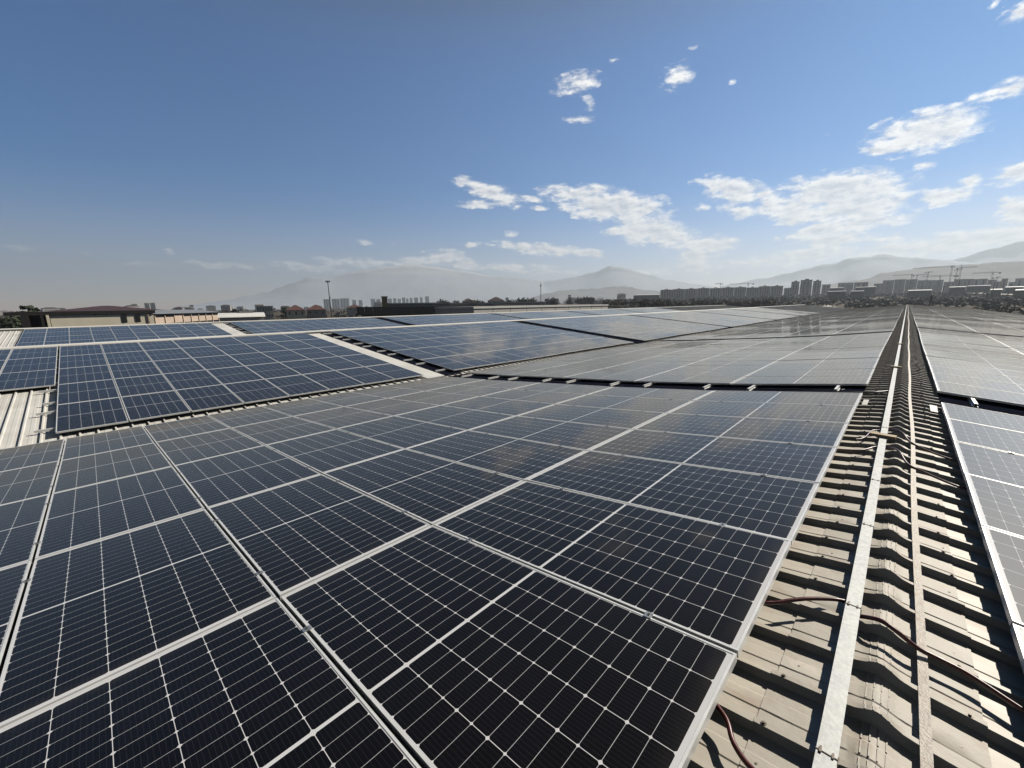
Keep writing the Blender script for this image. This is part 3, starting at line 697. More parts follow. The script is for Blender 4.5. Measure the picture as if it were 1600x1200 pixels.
cable([(1.0, 8.85, -0.14), (1.9, 8.7, -0.22), (2.8, 8.9, -0.29), (4.2, 8.75, -0.40)], 0.008, 'alu', 'cable', 'pale wire lying in the first gap of the right arrays')
for k, (yy, lab, w) in enumerate(((5.40, 'tan batten lying across the trunking beside the near arrays', 0.11), (11.9, 'tan batten across the trunking just past the first gap', 0.09), (18.5, 'small batten across the trunking far along the ridge', 0.09))):
    m = MB(); m.box((-w, -0.045, 0), (w*0.95, 0.045, 0.03)); m.box((-0.034, -0.036, -0.038), (-0.0305, 0.036, 0)); m.box((0.031, -0.036, -0.038), (0.0345, 0.036, 0))
    o = m.obj('batten', 'batten'); o.location = (0.3275, yy, zb+0.041); o.rotation_euler = (0, 0, R(-6)); tag(o, lab, 'batten', 'battens across the trunking')


# ---------------------------------------------------------------- buildings around and beyond
def seg_thing(name, label, cat, p0, p1, zb, group=None):
    """an Empty at p0; local x runs to p1, local y points away from the camera"""
    dx, dy = p1[0]-p0[0], p1[1]-p0[1]
    t = thing(name, label, cat, (p0[0], p0[1], zb), math.atan2(dy, dx), group)
    n = (-math.sin(t.rotation_euler.z), math.cos(t.rotation_euler.z))
    flip = 1 if n[0]*(p0[0]-CAM[0])+n[1]*(p0[1]-CAM[1]) > 0 else -1
    return t, math.hypot(dx, dy), flip
def B(t, name, m, lo, hi, flip=1, n=None):
    mb = MB(); y0, y1 = lo[1]*flip, hi[1]*flip
    mb.box((lo[0], min(y0, y1), lo[2]), (hi[0], max(y0, y1), hi[2])); return mb.obj(name, m, t)
def hip(t, w, y0, y1, z, h, m, flip=1, over=0.5, ridge=0.5, name='roof'):
    mb = MB(); a, b = -over, w+over; c, d = (y0-over)*flip, (y1+over)*flip; mid = (c+d)/2; q = min(w/2, abs(d-c)/2*2*ridge)
    v = [(a, c, z), (b, c, z), (b, d, z), (a, d, z), (a+q, mid, z+h), (b-q, mid, z+h)]
    for f in ((0, 1, 5, 4), (1, 2, 5), (2, 3, 4, 5), (3, 0, 4), (3, 2, 1, 0)): mb.face([v[i] for i in f])
    return mb.obj(name, m, t)
def at_x(px, py, X):   # the point of the ray that has this world x
    az, el = bearing(px, py); r = (X-CAM[0])/math.sin(R(az)); x, y = polar(az, r); return x, y, height_at(el, r)
# cream hall with deep dark eaves beyond the roof at the left
XW = -90.0
ya = at_x(80, 505, XW)[1]; yb = at_x(241, 500, XW)[1]; yl = at_x(31, 488, XW)[1]
t, wl, fl = seg_thing('cream_hall', 'cream walled hall with deep black eaves and low maroon roof at the left', 'building', (XW, ya), (XW, yb), -8)
zt = 9.05
B(t, 'wall', 'cream_wall', (0, 0, 0), (wl, 16, zt), fl)
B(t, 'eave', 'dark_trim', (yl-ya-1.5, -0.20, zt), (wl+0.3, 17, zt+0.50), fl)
hip(t, wl+1.2, 0.5, 15.5, zt+0.5, 0.85, 'maroon_roof', fl, 0.5, 0.7)
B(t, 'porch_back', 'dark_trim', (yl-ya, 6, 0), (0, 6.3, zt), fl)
for k in range(2): B(t, 'pillar', 'cream_wall' if k else 'dark_trim', (-0.9+0.55*k, -0.4, 0), (-0.62+0.55*k, -0.1, zt), fl)
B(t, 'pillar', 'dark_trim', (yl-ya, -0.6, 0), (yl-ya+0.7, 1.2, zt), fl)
for (a, b, c, d) in ((146, 150, 489.2, 492.3), (164, 168, 489.2, 492.2), (188.5, 199.5, 489.5, 503.5), (209.5, 220.5, 489, 502.5)):
    p = at_x(a, c, XW); q = at_x(b, d, XW)
    f = B(t, 'window', 'dark_glass', (p[1]-ya, -0.05, q[2]+8), (q[1]-ya, 0.03, p[2]+8), fl)
    if b-a > 8: B(f, 'frame', 'dark_trim', ((p[1]+q[1])/2-ya-0.03, -0.09, q[2]+8), ((p[1]+q[1])/2-ya+0.03, -0.055, p[2]+8), fl)
B(t, 'downpipe', 'tan_frame', (wl-0.75, -0.12, 0), (wl-0.6, -0.01, zt), fl)
# two-storey tan wing behind it
p0 = polar(-84.6, 104); p1 = polar(-79.1, 128)
t, wl, fl = seg_thing('tan_wing', 'tan two storey wing with window bands and grey metal roof', 'building', p0, p1, -8)
zt = height_at(-0.34, 116)+8
B(t, 'wall', 'tan_wall', (0, 0, 0), (wl, 10, zt), fl)
mb = MB(); s = fl
v = [(-0.4, -0.6*s, zt), (wl+0.4, -0.6*s, zt), (wl+0.4, 5*s, zt+0.75), (-0.4, 5*s, zt+0.75), (wl+0.4, 10.6*s, zt), (-0.4, 10.6*s, zt)]
for f in ((0, 1, 2, 3), (3, 2, 4, 5), (1, 4, 2), (0, 3, 5), (5, 4, 1, 0)): mb.face([v[i] for i in f])
mb.obj('roof', 'grey_roof', t)
nb = 8
for k in range(nb):
    x0 = wl*(k+0.06)/nb; x1 = wl*(k+0.94)/nb
    if k != 2: B(t, 'window', 'dark_glass', (x0, -0.06, zt-0.62), (x1, 0.02, zt-0.22), fl)
    B(t, 'window', 'dark_glass', (x0, -0.06, zt-2.35), (x1, 0.02, zt-1.85), fl)
for k in range(nb+1): B(t, 'pillar', 'tan_frame', (wl*k/nb-0.1, -0.16, 0), (wl*k/nb+0.1, -0.065, zt), fl)
# white vaulted shed
p0 = polar(-79.0, 100); p1 = polar(-74.7, 100)
t, wl, fl = seg_thing('white_shed', 'low white shed with shallow vaulted roof beside the tan wing', 'building', p0, p1, -8)
zt = height_at(-0.75, 100)+8
B(t, 'wall', 'white_wall', (0, 0, 0), (wl, 12, zt-0.25), fl)
mb = MB(); n_ = 10
for k in range(n_):
    a0, a1 = math.pi*k/n_, math.pi*(k+1)/n_
    y0_, y1_ = 6-6.3*math.cos(a0), 6-6.3*math.cos(a1); z0_, z1_ = zt-0.3+0.85*math.sin(a0), zt-0.3+0.85*math.sin(a1)
    mb.face([(-0.3, y0_*fl, z0_), (wl+0.3, y0_*fl, z0_), (wl+0.3, y1_*fl, z1_), (-0.3, y1_*fl, z1_)])
mb.obj('roof', 'roof_white', t)
B(t, 'vent', 'roof_white', (wl*0.45, 4, zt+0.3), (wl*0.78, 7, zt+0.9), fl)

def simple_house(name, label, cat, px0, px1, pyt, r, wallm, roofm, hroof, depth=12, floors=2, cols=4, group=None, winm='dark_glass', flat=False):
    a0, _ = bearing(px0, pyt); a1, _ = bearing(px1, pyt); _, el = bearing((px0+px1)/2, pyt)
    p0, p1 = polar(a0, r), polar(a1, r); zb = min(ground_z(*p0), ground_z(*p1))-0.5
    t, wl, fl = seg_thing(name, label, cat, p0, p1, zb, group)
    H = height_at(el, r)-zb; hr = 0.35 if flat else hroof
    B(t, 'wall', wallm, (0, 0, 0), (wl, depth, H-hr), fl)
    if flat: B(t, 'roof', roofm, (-0.4, -0.4, H-hr), (wl+0.4, depth+0.4, H), fl)
    else: hip(t, wl, 0, depth, H-hr, hr, roofm, fl, 0.5, 0.5)
    if floors and cols:
        fh = min(3.2, (H-hr)/max(1, floors))
        for f in range(floors):
            z = H-hr-fh*(f+1)+0.9*fh/3
            for c in range(cols):
                xc = wl*(c+0.5)/cols; ww = min(1.4, wl/cols*0.32)
                B(t, 'window', winm, (xc-ww/2, -0.06, z), (xc+ww/2, 0.02, z+fh*0.45), fl)
    return t, wl, H, fl
simple_house('white_house', 'white two storey block with a row of dark windows behind the sheds', 'building', 400, 426, 478, 260, 'white_wall', 'roof_white', 0, 14, 2, 6, flat=True)
simple_house('red_roof_house', 'low red roofed house with cream gable wall, left of the lamp mast', 'house', 446, 476, 476.5, 240, 'cream_wall', 'red_tile', 2.6, 14, 1, 3)
simple_house('red_roof_house', 'red roofed pink house just left of the lamp mast', 'house', 478, 508, 476.0, 260, 'town_wall_pale', 'red_tile', 2.8, 15, 1, 3)
simple_house('red_roof_house', 'small red roofed house right of the lamp mast', 'house', 541, 566, 475.5, 420, 'town_wall_pale', 'red_tile', 3, 14, 1, 2)
simple_house('brown_roof_house', 'brown roofed villa on the skyline right of the long white roof', 'house', 762, 788, 463.5, 330, 'white_wall', 'maroon_roof', 3.2, 14, 1, 4)
simple_house('brown_roof_house', 'small dark roofed house on the skyline among the trees', 'house', 722, 740, 466, 340, 'town_wall', 'apartment_roof', 2.6, 12, 1, 2)
# long dark fascia building
p0 = polar(-64.2, 112); p1 = polar(-45.9, 118)
t, wl, fl = seg_thing('dark_fascia_building', 'long flat building edged with a deep dark grey panel fascia', 'building', p0, p1, -8)
zt = height_at(0.02, 115)+8; hf = 2.0
B(t, 'wall', 'dark_trim', (1.2, 1.5, 0), (wl-1.2, 40, zt-hf), fl)  # shade of the recess under the fascia put into the wall colour
cuts = [0, .05, .105, .16, .27, .385, .45, .58, .73, .81, .90, 1.0]
for a, b in zip(cuts, cuts[1:]): B(t, 'fascia_panel', 'fascia', (wl*a+0.03, -0.04+0.012*random.random(), zt-hf), (wl*b-0.03, 0.5, zt-0.08), fl)
B(t, 'roof', 'grey_roof', (-0.15, -0.12, zt-0.08), (wl+0.6, 41, zt+0.05), fl)
# white roofed halls behind it
for (a, b, pt, r, lab, m1, m2, dep) in ((598, 702, 472.2, 165, 'long low hall with white roof edge over a grey wall', 'grey_roof', 'roof_white', 30),
                                   (700, 852, 471.6, 185, 'wide white flat roofed hall beneath the skyline trees', 'white_wall', 'roof_white', 45)):
    a0, e0 = bearing(a, pt); a1, e1 = bearing(b, pt+1.5); p0 = polar(a0, r); p1 = polar(a1, r*1.0)
    t, wl, fl = seg_thing('white_roof_hall', lab, 'building', p0, p1, -8)
    zt = height_at((e0+e1)/2, r)+8
    B(t, 'wall', m1, (0, 0, 0), (wl, dep, zt-0.5), fl); B(t, 'roof', m2, (-0.4, -0.4, zt-0.5), (wl+0.4, dep+0.4, zt), fl)
    if a == 700:
        for (c, d, h, mm) in ((.22, .29, .0, 'grey_roof'), (.37, .46, -.2, 'grey_roof')): B(t, 'roof_unit', mm, (wl*c, -0.8, zt-1.3+h), (wl*d, -0.45, zt-0.3+h), fl)
a0, e0 = bearing(600.5, 463); x, y = polar(a0, 160); zt = height_at(e0, 160)
t = thing('stair_tower', 'small tan block rising above the white roof edge', 'roof tower', (x, y, 0), -R(a0))
mb = MB(); mb.box((-1.0, 0, -8), (1.0, 2.2, zt-0.25)); mb.obj('wall', 'tan_stone', t); mb = MB(); mb.box((-1.2, -.2, zt-0.25), (1.2, 2.4, zt)); mb.obj('cap', 'dark_trim', t)
# white parapet building with a safety railing in front
t, wl, fl = seg_thing('parapet_building', 'long white parapet roof ending at the brown trees', 'building', (-76, 66), (-76, 128.5), -8)
B(t, 'wall', 'white_wall', (0, 0, 0), (wl, 18, 8.75), fl); B(t, 'coping', 'roof_white', (-0.2, -0.15, 8.75), (wl+0.2, 18.2, 9.25), fl)
t = thing('safety_railing', 'thin dark railing along the far edge of the factory roof', 'railing', (-63, 60, -1.0))
for k in range(12):
    m = MB(); m.tube([(0, k*5.4, 0), (0, k*5.4, 1.95)], 0.045, 6); m.obj('post', 'steel_dark', t)
for z in (1.9, 1.45): m = MB(); m.tube([(0.05, 0, z), (0.05, 59.4, z)], 0.022, 6); m.obj('rail', 'steel_dark', t)
# lamp mast, radio mast, post at the far edge
a0, e0 = bearing(513.5, 439); x, y = polar(a0, 125); h = height_at(e0, 125)+8
t = thing('lamp_mast', 'tall thin grey mast with a small floodlight head', 'lamp mast', (x, y, -8)); t.rotation_euler = (0, R(-0.9), -R(a0))
m = MB(); m.tube([(0, 0, 0), (0, 0, h*0.45), (0, 0, h-0.4)], [0.19, 0.14, 0.09], 8); m.obj('pole', 'steel_dark', t)
m = MB(); m.box((-0.55, -0.1, h-0.4), (0.45, 0.1, h-0.28)); m.obj('crossarm', 'steel_dark', t)
for k, dx in enumerate((-0.55, -0.15, 0.25)):
    m = MB(); m.box((dx, -0.3, h-0.28), (dx+0.32, 0.12, h+0.06)); m.obj('floodlight', 'dark_trim', t)
m = MB(); m.box((-0.1, -0.3, h*0.72), (0.25, -0.1, h*0.72+0.3)); m.obj('junction_box', 'steel_dark', t)
a0, e0 = bearing(845, 443); x, y = polar(a0, 330); h = height_at(e0, 330)-ground_z(x, y)
t = thing('radio_mast', 'slim lattice mast standing on the skyline left of the peak', 'mast', (x, y, ground_z(x, y)))
for dx, dy in ((-.35, -.2), (.35, -.2), (0, .4)): m = MB(); m.tube([(dx, dy, 0), (dx*.5, dy*.5, h)], 0.09, 5); m.obj('leg', 'steel_dark', t)
m = MB()
for k in range(int(h/1.2)): m.tube([(-.3, -.18, k*1.2), (.3, -.18, k*1.2+.6), (0, .3, k*1.2+1.2), (-.3, -.18, k*1.2+1.2)], 0.04, 4)
m.obj('bracing', 'steel_dark', t); m = MB(); m.box((-.45, -.3, h-2.2), (.45, .3, h-1.0)); m.tube([(0, 0, h-1), (0, 0, h+1.5)], .06, 5); m.obj('antenna', 'steel_dark', t)
a0, _ = bearing(1453.5, 470); x, y = polar(a0, 160)
t = thing('leaning_post', 'short dark leaning post at the far end of the roof', 'post', (x, y, top1(x)-0.05)); t.rotation_euler = (0, R(2.0), 0)
m = MB(); m.tube([(0, 0, 0), (0, 0, 2.35)], 0.15, 8); m.obj('pole', 'dark_trim', t); m = MB(); m.box((-.22, -.2, 2.35), (.22, .2, 2.75)); m.obj('head', 'dark_trim', t)
for (px, py, r, lab) in ((1555, 437, 480, 'dark utility pole on the open land at the right edge'), (1475, 447, 520, 'thin dark pole before the grey town blocks'), (991, 466, 300, 'thin pole among the brown trees')):
    a0, e0 = bearing(px, py); x, y = polar(a0, r); zb_ = ground_z(x, y); h = height_at(e0, r)-zb_
    t = thing('utility_pole', lab, 'utility pole', (x, y, zb_), -R(a0)); m = MB(); m.tube([(0, 0, 0), (0, 0, h)], [0.28, 0.2], 6); m.obj('pole', 'steel_dark', t)
    m = MB(); m.box((-1.2, -.12, h-0.8), (1.2, .12, h-0.5)); m.obj('crossarm', 'steel_dark', t)

# long row of apartment blocks
tops = [452, 451, 450.5, 449.5, 449.5, 448.5, 448, 448.5, 446.5, 446.0]
xs = np.linspace(1032, 1224, 11)
where = ['at the left end of the long row', 'second from the left end of the long row', 'third from the left end of the long row', 'fourth from the left end of the long row', 'under the left crane, in the long row', 'between the two small cranes, in the long row', 'under the right small crane, in the long row', 'third from the right end of the long row', 'second from the right end of the long row', 'at the right end of the long row']
for k in range(10):
    r = 880+k*6
    t, wl, H, fl = simple_house('apartment_block', 'brown grey apartment block '+where[k], 'apartment block', xs[k]+0.15, xs[k+1]-0.15, tops[k], r, 'apartment_wall', 'apartment_roof', 1.1, 16, 0, 0, 'apartment blocks in the long row')
    nb = 5
    for c in range(nb):
        xc = wl*(c+0.5)/nb; B(t, 'balcony_stack', 'apartment_band', (xc-wl/nb*0.2, -0.9, 0.5), (xc+wl/nb*0.2, -0.005, H-3.0), fl)
        B(t, 'window_stack', 'dark_glass', (xc+wl/nb*0.25, -0.08, 0.5), (xc+wl/nb*0.42, 0.02, H-3.6), fl)
    m = MB(); m.box((wl*.4, 5*fl if fl > 0 else -8, H-1.8), (wl*.6, 8*fl if fl > 0 else -5, H+0.9)); m.obj('stair_head', 'apartment_wall', t)
for k, (a, b, pt, lab, r) in enumerate(((1237, 1249.5, 440, 'left tower of the three dark towers', 930), (1251.5, 1269.5, 437.3, 'tallest middle tower of the three dark towers', 930), (1271, 1283.5, 438.8, 'right tower of the three dark towers', 930),
                        (1225.5, 1236, 450, 'low block just left of the three towers', 960), (1285, 1298, 444.5, 'pale low block just right of the three towers', 1050), (1310, 1334, 442, 'dark flat block right of the towers', 1150), (1335, 1357, 441, 'wide dark block left of the grey town blocks', 1150))):
    t, wl, H, fl = simple_house('apartment_tower' if k < 3 else 'apartment_block', lab, 'apartment block', a, b, pt, r, 'apartment_wall' if k != 4 else 'town_wall', 'apartment_roof', 2, 16, 0, 0, flat=True)
    for c in range(3):
        xc = wl*(c+0.5)/3; s_ = B(t, 'balcony_stack', 'apartment_band', (xc-wl*.07, -1.0, 0.5), (xc+wl*.07, -0.005, H-2.5), fl)
    nfl = int((H-3)/3.1)
    for f in range(max(2, nfl)): B(t, 'window_band', 'dark_glass', (wl*.04, -0.08, 2+f*3.1), (wl*.96, 0.02, 3.2+f*3.1), fl)
    if k < 3: B(t, 'stair_head', 'apartment_wall', (wl*.35, 4, H), (wl*.7, 9, H+2.0), fl)
rr_ = random.Random(11); px = 1366; k = 0
while px < 1625:
    w = rr_.uniform(9, 19); pt = 439.5+rr_.choice([-2.6, -1.2, 0.3, 1.5, 3.2])+rr_.uniform(-.5, .5)-(px-1366)*0.008
    t, wl, H, fl = simple_house('apartment_block', 'grey block below the cranes, %s from the left of its row' % nth(k), 'apartment block', px, px+w, pt, 1120+rr_.uniform(-50, 60), 'apartment_wall', 'apartment_roof', 2, 18, 0, 0, 'grey blocks below the cranes', flat=True)
    for c in range(3): B(t, 'window_stack', 'dark_glass' if c % 2 else 'apartment_band', (wl*(c+.2)/3, -0.3, 1), (wl*(c+.6)/3, -0.005, H-2), fl)
    px += w+rr_.uniform(-0.5, 1.5); k += 1
for k, (a, b, pt, r, lab) in enumerate(((1297, 1318, 448.4, 760, 'low hall with bright white roof right of the towers'), (1294, 1322, 453.5, 620, 'lower pale roofed shed beneath the white hall'), (1338, 1369, 447.0, 760, 'long hall with bright white roof left of the cranes'), (1330, 1350, 453.2, 620, 'small pale roofed shed above the dirt track'), (1420, 1456, 451.8, 640, 'long pale roofed shed in the dark scrub'),
                        (1484, 1509, 446.6, 700, 'bright white roof below the tallest cranes'), (1512, 1548, 444.8, 760, 'wide dull grey roofed hall at the right'), (1549, 1566, 450.3, 600, 'small white roof right of the road bend'), (1572, 1600, 446.5, 700, 'white roof near the right edge'), (1588, 1612, 450.8, 560, 'nearest white roof cut by the right edge'),
                        (990, 1031, 459.5, 700, 'pale long hall left of the apartment row'))):
    t, wl, H, fl = simple_house('low_hall', lab, 'building', a, b, pt, r, 'town_wall', 'grey_roof', 0, 40, 0, 0, flat=True)
    for o in list(t.children):
        if o.name.startswith('roof') or o.name.startswith('wall'): bpy.data.objects.remove(o)
    hr = 1.3
    B(t, 'wall', 'scrub_wall', (0, 0, 0), (wl, 40, H-hr-0.05), fl)
    mb = MB(); y0, y1 = -0.5*fl, 40.5*fl; p = [(-.5, y0, H-hr), (wl+.5, y0, H-hr), (wl+.5, y1, H), (-.5, y1, H)]; q = [(x, y, z-0.3) for x, y, z in p]
    for f in ((p[0], p[1], p[2], p[3]), (q[3], q[2], q[1], q[0]), (q[0], q[1], p[1], p[0]), (q[1], q[2], p[2], p[1]), (q[2], q[3], p[3], p[2]), (q[3], q[0], p[0], p[3])): mb.face(f)
    mb.obj('roof', 'grey_roof' if k in (1, 3, 6) else 'roof_white', t)

# tower cranes
def crane(px, py_top, py_jib, left, right, r, label):
    a0, e0 = bearing(px, py_top); x, y = polar(a0, r); zb_ = ground_z(x, y); h = height_at(bearing(px, py_jib)[1], r)-zb_; ht = height_at(e0, r)-zb_
    s = r*math.cos(0)*0.0
    mpp = r*math.tan(R(1))/17.0
    t = thing('tower_crane', label, 'crane', (x, y, zb_), -R(a0), 'tower cranes on the building sites')
    m = MB()
    for dx in (-.9, .9):
        for dy in (-.9, .9): m.tube([(dx, dy, 0), (dx, dy, h)], 0.26, 4)
    k = 0
    while k*3 < h-3: m.tube([(-.9, -.9, k*3), (.9, -.9, k*3+3)], 0.16, 4); k += 1
    m.obj('mast', 'crane_paint', t)
    la, lb = left*mpp, right*mpp
    jib, cj = (-la, lb) if la > lb else (lb, -la)
    m = MB(); sg = 1 if jib > 0 else -1
    m.tube([(0, 0, h), (jib, 0, h)], 0.28, 4); m.tube([(0, 0, h+1.6), (jib*0.97, 0, h+1.2)], 0.2, 4)
    for q in range(12): m.tube([(jib*q/12, 0, h), (jib*(q+.5)/12, 0, h+1.5), (jib*(q+1)/12, 0, h)], 0.12, 4)
    m.obj('jib', 'crane_paint', t)
    m = MB(); m.tube([(0, 0, h), (cj, 0, h)], 0.4, 4); m.obj('counter_jib', 'crane_paint', t)
    m = MB(); w0, w1 = sorted((cj, cj*0.72)); m.box((w0, -.9, h-2.6), (w1, .9, h)); m.obj('counterweight', 'steel_dark', t)
    m = MB(); m.tube([(0, 0, h), (0, 0, ht)], [0.6, 0.25], 4); m.tube([(0, 0, ht), (jib*.6, 0, h+1.5)], 0.1, 4); m.tube([(0, 0, ht), (cj*.85, 0, h)], 0.1, 4); m.obj('tower_head', 'crane_paint', t)
    m = MB(); m.box((0.9*sg-.8, -1.6, h-2.4), (0.9*sg+.8, -.2, h-0.1)); m.obj('cab', 'steel_dark', t)
crane(1126.5, 441.5, 443.5, 11, 4, 1250, 'small crane above the middle of the apartment row')
crane(1169.5, 441.2, 443.4, 34, 10, 1250, 'crane with long faint jib above the apartment row, right of the first')
crane(1425.5, 427.5, 429.5, 24, 3, 1350, 'leftmost crane of the hillside cluster')
crane(1433.5, 428.5, 430.2, 5, 15, 1380, 'second crane of the hillside cluster, jib reaching right')
crane(1450.5, 424.0, 425.5, 4, 5, 1450, 'third hillside crane, short and slightly taller')
crane(1470.0, 430.0, 431.5, 22, 20, 1300, 'low crane left of the tall crane group')
crane(1488.5, 414.5, 416.5, 46, 3, 1250, 'tall thick crane left in the tallest group')
crane(1496.0, 420.0, 421.5, 3, 4, 1300, 'middle crane of the tallest group, jib pointing away')
crane(1503.0, 413.5, 418.5, 5, 17, 1250, 'right crane of the tallest group, jib reaching right')
crane(1552.0, 424.5, 426.0, 21, 8, 1300, 'separate crane standing right of the tall group')
crane(1558.0, 432.5, 433.8, 4, 4, 1400, 'lowest small crane at the right')

# hazy town on the left skyline
grp = [(505, 516, 467.5, 1), (518, 530, 467, 1), (530.5, 545, 466.2, 1), (579, 586, 467, 0), (588, 594, 467.5, 0), (606, 612, 466.5, 0), (614, 619, 466, 0), (621, 626, 466.8, 0), (628, 633, 464.8, 0), (634.5, 638, 466.5, 0), (640, 644.5, 465.5, 0), (647, 653, 465, 0), (656, 660, 464.3, 0), (664, 670, 463, 0), (225, 233, 473.5, 1), (234, 242, 473, 1), (205, 214, 475, 0), (550, 556, 468.5, 0), (560, 566, 469, 0), (296, 302, 476.5, 1)]
for k, (a, b, pt, pale) in enumerate(grp):
    t, wl, H, fl = simple_house('apartment_tower', 'faint hazy tower on the left skyline, %s of its kind from the left' % nth(sorted(x[0] for x in grp).index(a)), 'apartment block', a, b, pt, 2700+(k*137 % 500) if a > 300 else 1500, 'town_wall_pale' if pale else 'town_wall', 'town_wall', 0, 22, 0, 0, 'hazy towers on the left skyline', flat=True)
    for c in range(3): B(t, 'window_stack', 'dark_glass', (wl*(c+.3)/3, -0.4, 2), (wl*(c+.62)/3, -0.005, H-2), fl)
rr_ = random.Random(4)
hp = {}
def town_proto(i):
    w, d, h = ((14, 11, 9), (20, 12, 14), (11, 11, 7), (26, 12, 17))[i]
    t = thing('town_house', 'small hazy building in the distant town', 'building')
    wm = ('town_wall', 'town_wall_pale', 'town_wall_pale', 'town_wall')[i]; B(t, 'wall', wm, (-w/2, 0, -3), (w/2, d, h))
    mb = MB(); a, b, c, e, q = -w/2-.5, w/2+.5, -.5, d+.5, min(w, d)/2
    v = [(a, c, h), (b, c, h), (b, e, h), (a, e, h), (a+q, d/2, h+2.4), (b-q, d/2, h+2.4)]
    for f in ((0, 1, 5, 4), (1, 2, 5), (2, 3, 4, 5), (3, 0, 4), (3, 2, 1, 0)): mb.face([v[k] for k in f])
    mb.obj('roof', ('red_tile', 'apartment_roof', 'red_tile', 'town_wall')[i], t)
    for k in range(int(h/3)): B(t, 'window_band', 'dark_glass', (-w*.42, -.08, 1+3*k), (w*.42, 0.02, 2.2+3*k))
    return t
TL = ['small red roofed town house in the haze', 'hazy mid-rise town block with dark roof', 'tiny pale town house with red roof', 'long hazy flat roofed town block']
for n_ in range(150):
    u = rr_.random(); a0 = -99+u*74 if n_ < 115 else -36+u*14
    r = rr_.uniform(900, 2700); x, y = polar(a0, r); i = rr_.choice([0, 0, 1, 1, 2, 2, 3])
    if i not in hp: o = hp[i] = town_proto(i)
    else: o = copy_tree(hp[i])
    o.location = (x, y, ground_z(x, y)); o.rotation_euler = (0, 0, -R(a0)+rr_.uniform(-.5, .5)); sc_ = rr_.uniform(.7, 1.15); o.scale = (sc_, sc_, sc_*rr_.uniform(.8, 1.2))
    o['label'] = TL[i]; o['group'] = 'buildings of the distant town'

# ---------------------------------------------------------------- vegetation
def leafs(m, c, rad, n, size, rng, mi=0, flat=0.75):
    for _ in range(n):
        d = np.array([rng.gauss(0, 1) for _ in range(3)]); d /= np.linalg.norm(d)+1e-6; q = rng.random()**0.45
        p = np.array(c)+d*q*np.array([rad, rad, rad*flat]); e1 = np.array([rng.gauss(0, 1) for _ in range(3)]); e1 /= np.linalg.norm(e1)
        e2 = np.cross(e1, d); e2 /= np.linalg.norm(e2)+1e-6; s = size*rng.uniform(.6, 1.3)
        m.face([p-e1*s-e2*s*.5, p+e1*s*.8-e2*s*.6, p+e1*s+e2*s*.5, p-e1*s*.6+e2*s*.7], mi)
def tree_meshes(kind, seed):
    rng = random.Random(seed); tr = MB(); cr = MB()
    tr.tube([(0, 0, -.3), (.1, 0, .9), (.05, .1, 2.6), (0, 0, 4.4)], [.26, .2, .14, .05], 7)
    for k in range(6):
        a = rng.uniform(0, 6.3); z = rng.uniform(1.3, 3.4); l = rng.uniform(1.0, 1.9); e = (math.cos(a)*l, math.sin(a)*l, z+rng.uniform(.3, .9)); tr.tube([(0, 0, z), e], [.08, .03], 5)
        if kind != 'pine': leafs(cr, e, rng.uniform(.8, 1.2), 70, .2, rng)
    if kind == 'pine':
        for z in np.linspace(1.0, 5.2, 9):
            w = 2.0*(1-(z-.6)/5.2)+.25
            for k in range(6):
                a = rng.uniform(0, 6.3); q = w*rng.uniform(.5, 1.0); leafs(cr, (math.cos(a)*q*.7, math.sin(a)*q*.7, z), w*.42, 22, .16, rng, flat=.45)
    else: leafs(cr, (0, 0, 4.0), 1.7, 260, .24, rng); leafs(cr, (.4, -.3, 3.2), 1.9, 160, .24, rng)
    return tr.mesh('trunk', ['bark']), cr.mesh('crown', ['leaf' if kind != 'brown' else 'leaf_brown'])
TM = {k: tree_meshes(k, i+3) for i, k in enumerate(('pine', 'round', 'brown'))}
def tree(kind, px, py, r, label, group=None):
    a0, e0 = bearing(px, py); x, y = polar(a0, r); zb_ = ground_z(x, y); H = height_at(e0, r)-zb_
    t = thing({'pine': 'pine_tree', 'round': 'tree', 'brown': 'tree'}[kind], label, 'tree', (x, y, zb_), random.uniform(0, 6), group)
    for nm, me in zip(('trunk', 'crown'), TM[kind]): o = bpy.data.objects.new(nm, me); o.parent = t; COL.objects.link(o)
    s = H/5.6; t.scale = (s, s, s)
tree('pine', 40, 474, 125, 'dark pine behind the cream hall, the taller of two')
tree('pine', 52, 478, 130, 'lower dark pine beside the tall one behind the cream hall')
tree('round', 14, 489, 150, 'dull dark tree at the far left edge')
SK = [(446, 476.5, 'round', 300), (690, 466, 'round', 330), (697, 468, 'round', 330), (712, 467.5, 'brown', 330), (735, 466.5, 'brown', 320), (744, 467, 'round', 330), (752, 468, 'brown', 340), (792, 464, 'pine', 320), (799, 466, 'round', 330), (813, 464, 'round', 330), (821, 463.5, 'round', 330), (832, 464, 'round', 340), (858, 464, 'round', 360), (866, 463.5, 'round', 360), (890, 460, 'pine', 420), (905, 463, 'round', 420), (915, 462, 'round', 430), (925, 463, 'round', 430), (380, 481, 'round', 300), (366, 482, 'round', 300), (352, 483, 'brown', 300)]
for k, (px, py, kd, r) in enumerate(sorted(SK)):
    tree(kd, px, py, r, '%s tree on the skyline, %s of the skyline trees from the left' % ({'pine': 'pointed dark', 'round': 'rounded dark green', 'brown': 'brownish bare'}[kd], nth(k)), 'trees along the skyline')
for k in range(26):
    px = 950+k*10.2+random.uniform(-3, 3); kd = random.choice(['pine', 'brown', 'brown', 'round'])
    r = random.uniform(240, 330); py = 466.5+random.uniform(-1.5, 3.5)-(px-950)*0.006
    tree(kd, px, py, r, '%s tree in the belt beyond the roof, %s from the left' % ({'pine': 'dark pointed', 'round': 'dark green', 'brown': 'rusty brown'}[kd], nth(k)), 'trees in the belt beyond the roof')
rng = random.Random(9); m_ = MB()
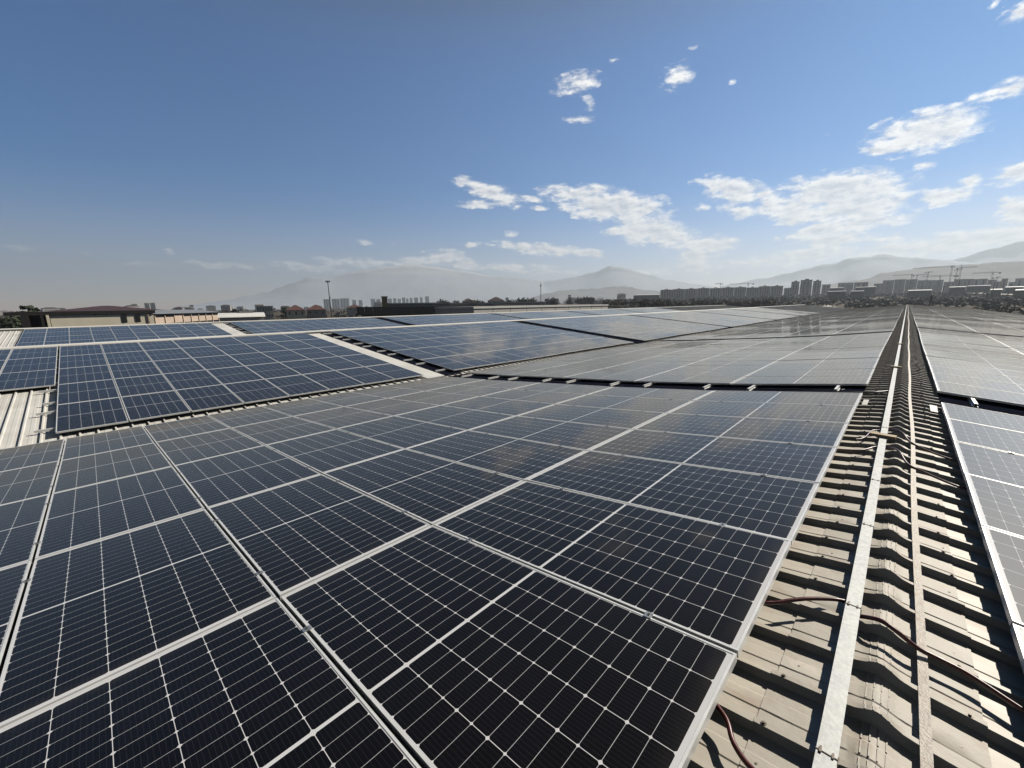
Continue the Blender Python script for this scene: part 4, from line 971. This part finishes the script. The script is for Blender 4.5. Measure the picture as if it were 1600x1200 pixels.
for n_ in range(5200):
    a0 = rng.uniform(-34, 13) if n_ < 4300 else rng.uniform(-100, -34); r = 185+(rng.random()**1.3)*760
    if n_ >= 4300: r = rng.uniform(260, 1100)
    x, y = polar(a0, r); s = rng.uniform(.8, 2.2)*(1+r/1400)
    if -8 < a0 < -4.5 and 215 < r < 420 and rng.random() < .8: continue
    leafs(m_, (x, y, ground_z(x, y)+s*.5), s*1.4, 9, s*.45, rng, flat=.6)
tag(m_.obj('scrub', 'scrub'), 'dark leafless scrub and low bushes covering the open land beyond the factory', 'scrub', kind='stuff')

# ---------------------------------------------------------------- road and dirt track
def draped(name, pts, w, m, lift=0.25):
    mb = MB(); P = [polar(a, r) for a, r in pts]; Q = []
    for i in range(len(P)-1):
        for k in range(12): u = k/12; Q.append((P[i][0]*(1-u)+P[i+1][0]*u, P[i][1]*(1-u)+P[i+1][1]*u))
    Q.append(P[-1]); ed = []
    for i, p in enumerate(Q):
        d = np.array(Q[min(i+1, len(Q)-1)])-np.array(Q[max(i-1, 0)]); d = d/np.linalg.norm(d); n = np.array([-d[1], d[0]])*w/2
        a = (p[0]+n[0], p[1]+n[1]); b = (p[0]-n[0], p[1]-n[1]); ed.append(((*a, ground_z(*a)+lift), (*b, ground_z(*b)+lift)))
    for (a, b), (c, d) in zip(ed, ed[1:]): mb.face([a, b, d, c])
    return tag(mb.obj(name, m), None, None, kind='structure')
draped('road', [(2.3, 900), (3.2, 830), (4.4, 740), (6.0, 660), (9.0, 600), (14, 560)], 14, 'road', 2.2)['label'] = 'pale road curving across the dark land at the right'
draped('path', [(-6.8, 420), (-5.6, 330), (-5.0, 270), (-5.2, 225)], 6, 'road', 0.5)['label'] = 'pale dirt track curving through the scrub'

# ---------------------------------------------------------------- air
HB = 7900
mb = MB(); mb.box((-HB, -HB, -10.5), (HB, HB, 665))
hz = bpy.data.materials.new('haze'); hz.use_nodes = True; t = hz.node_tree; t.nodes.clear()
pv = t.nodes.new('ShaderNodeVolumePrincipled'); oo = t.nodes.new('ShaderNodeOutputMaterial'); t.links.new(pv.outputs[0], oo.inputs['Volume'])
pv.inputs['Color'].default_value = (0.80, 0.90, 0.99, 1); pv.inputs['Density'].default_value = HAZE_DENSITY; pv.inputs['Anisotropy'].default_value = 0.30
MATS['haze'] = hz
tag(mb.obj('haze', 'haze'), 'thin grey blue haze lying over the whole plain', 'haze', kind='stuff')
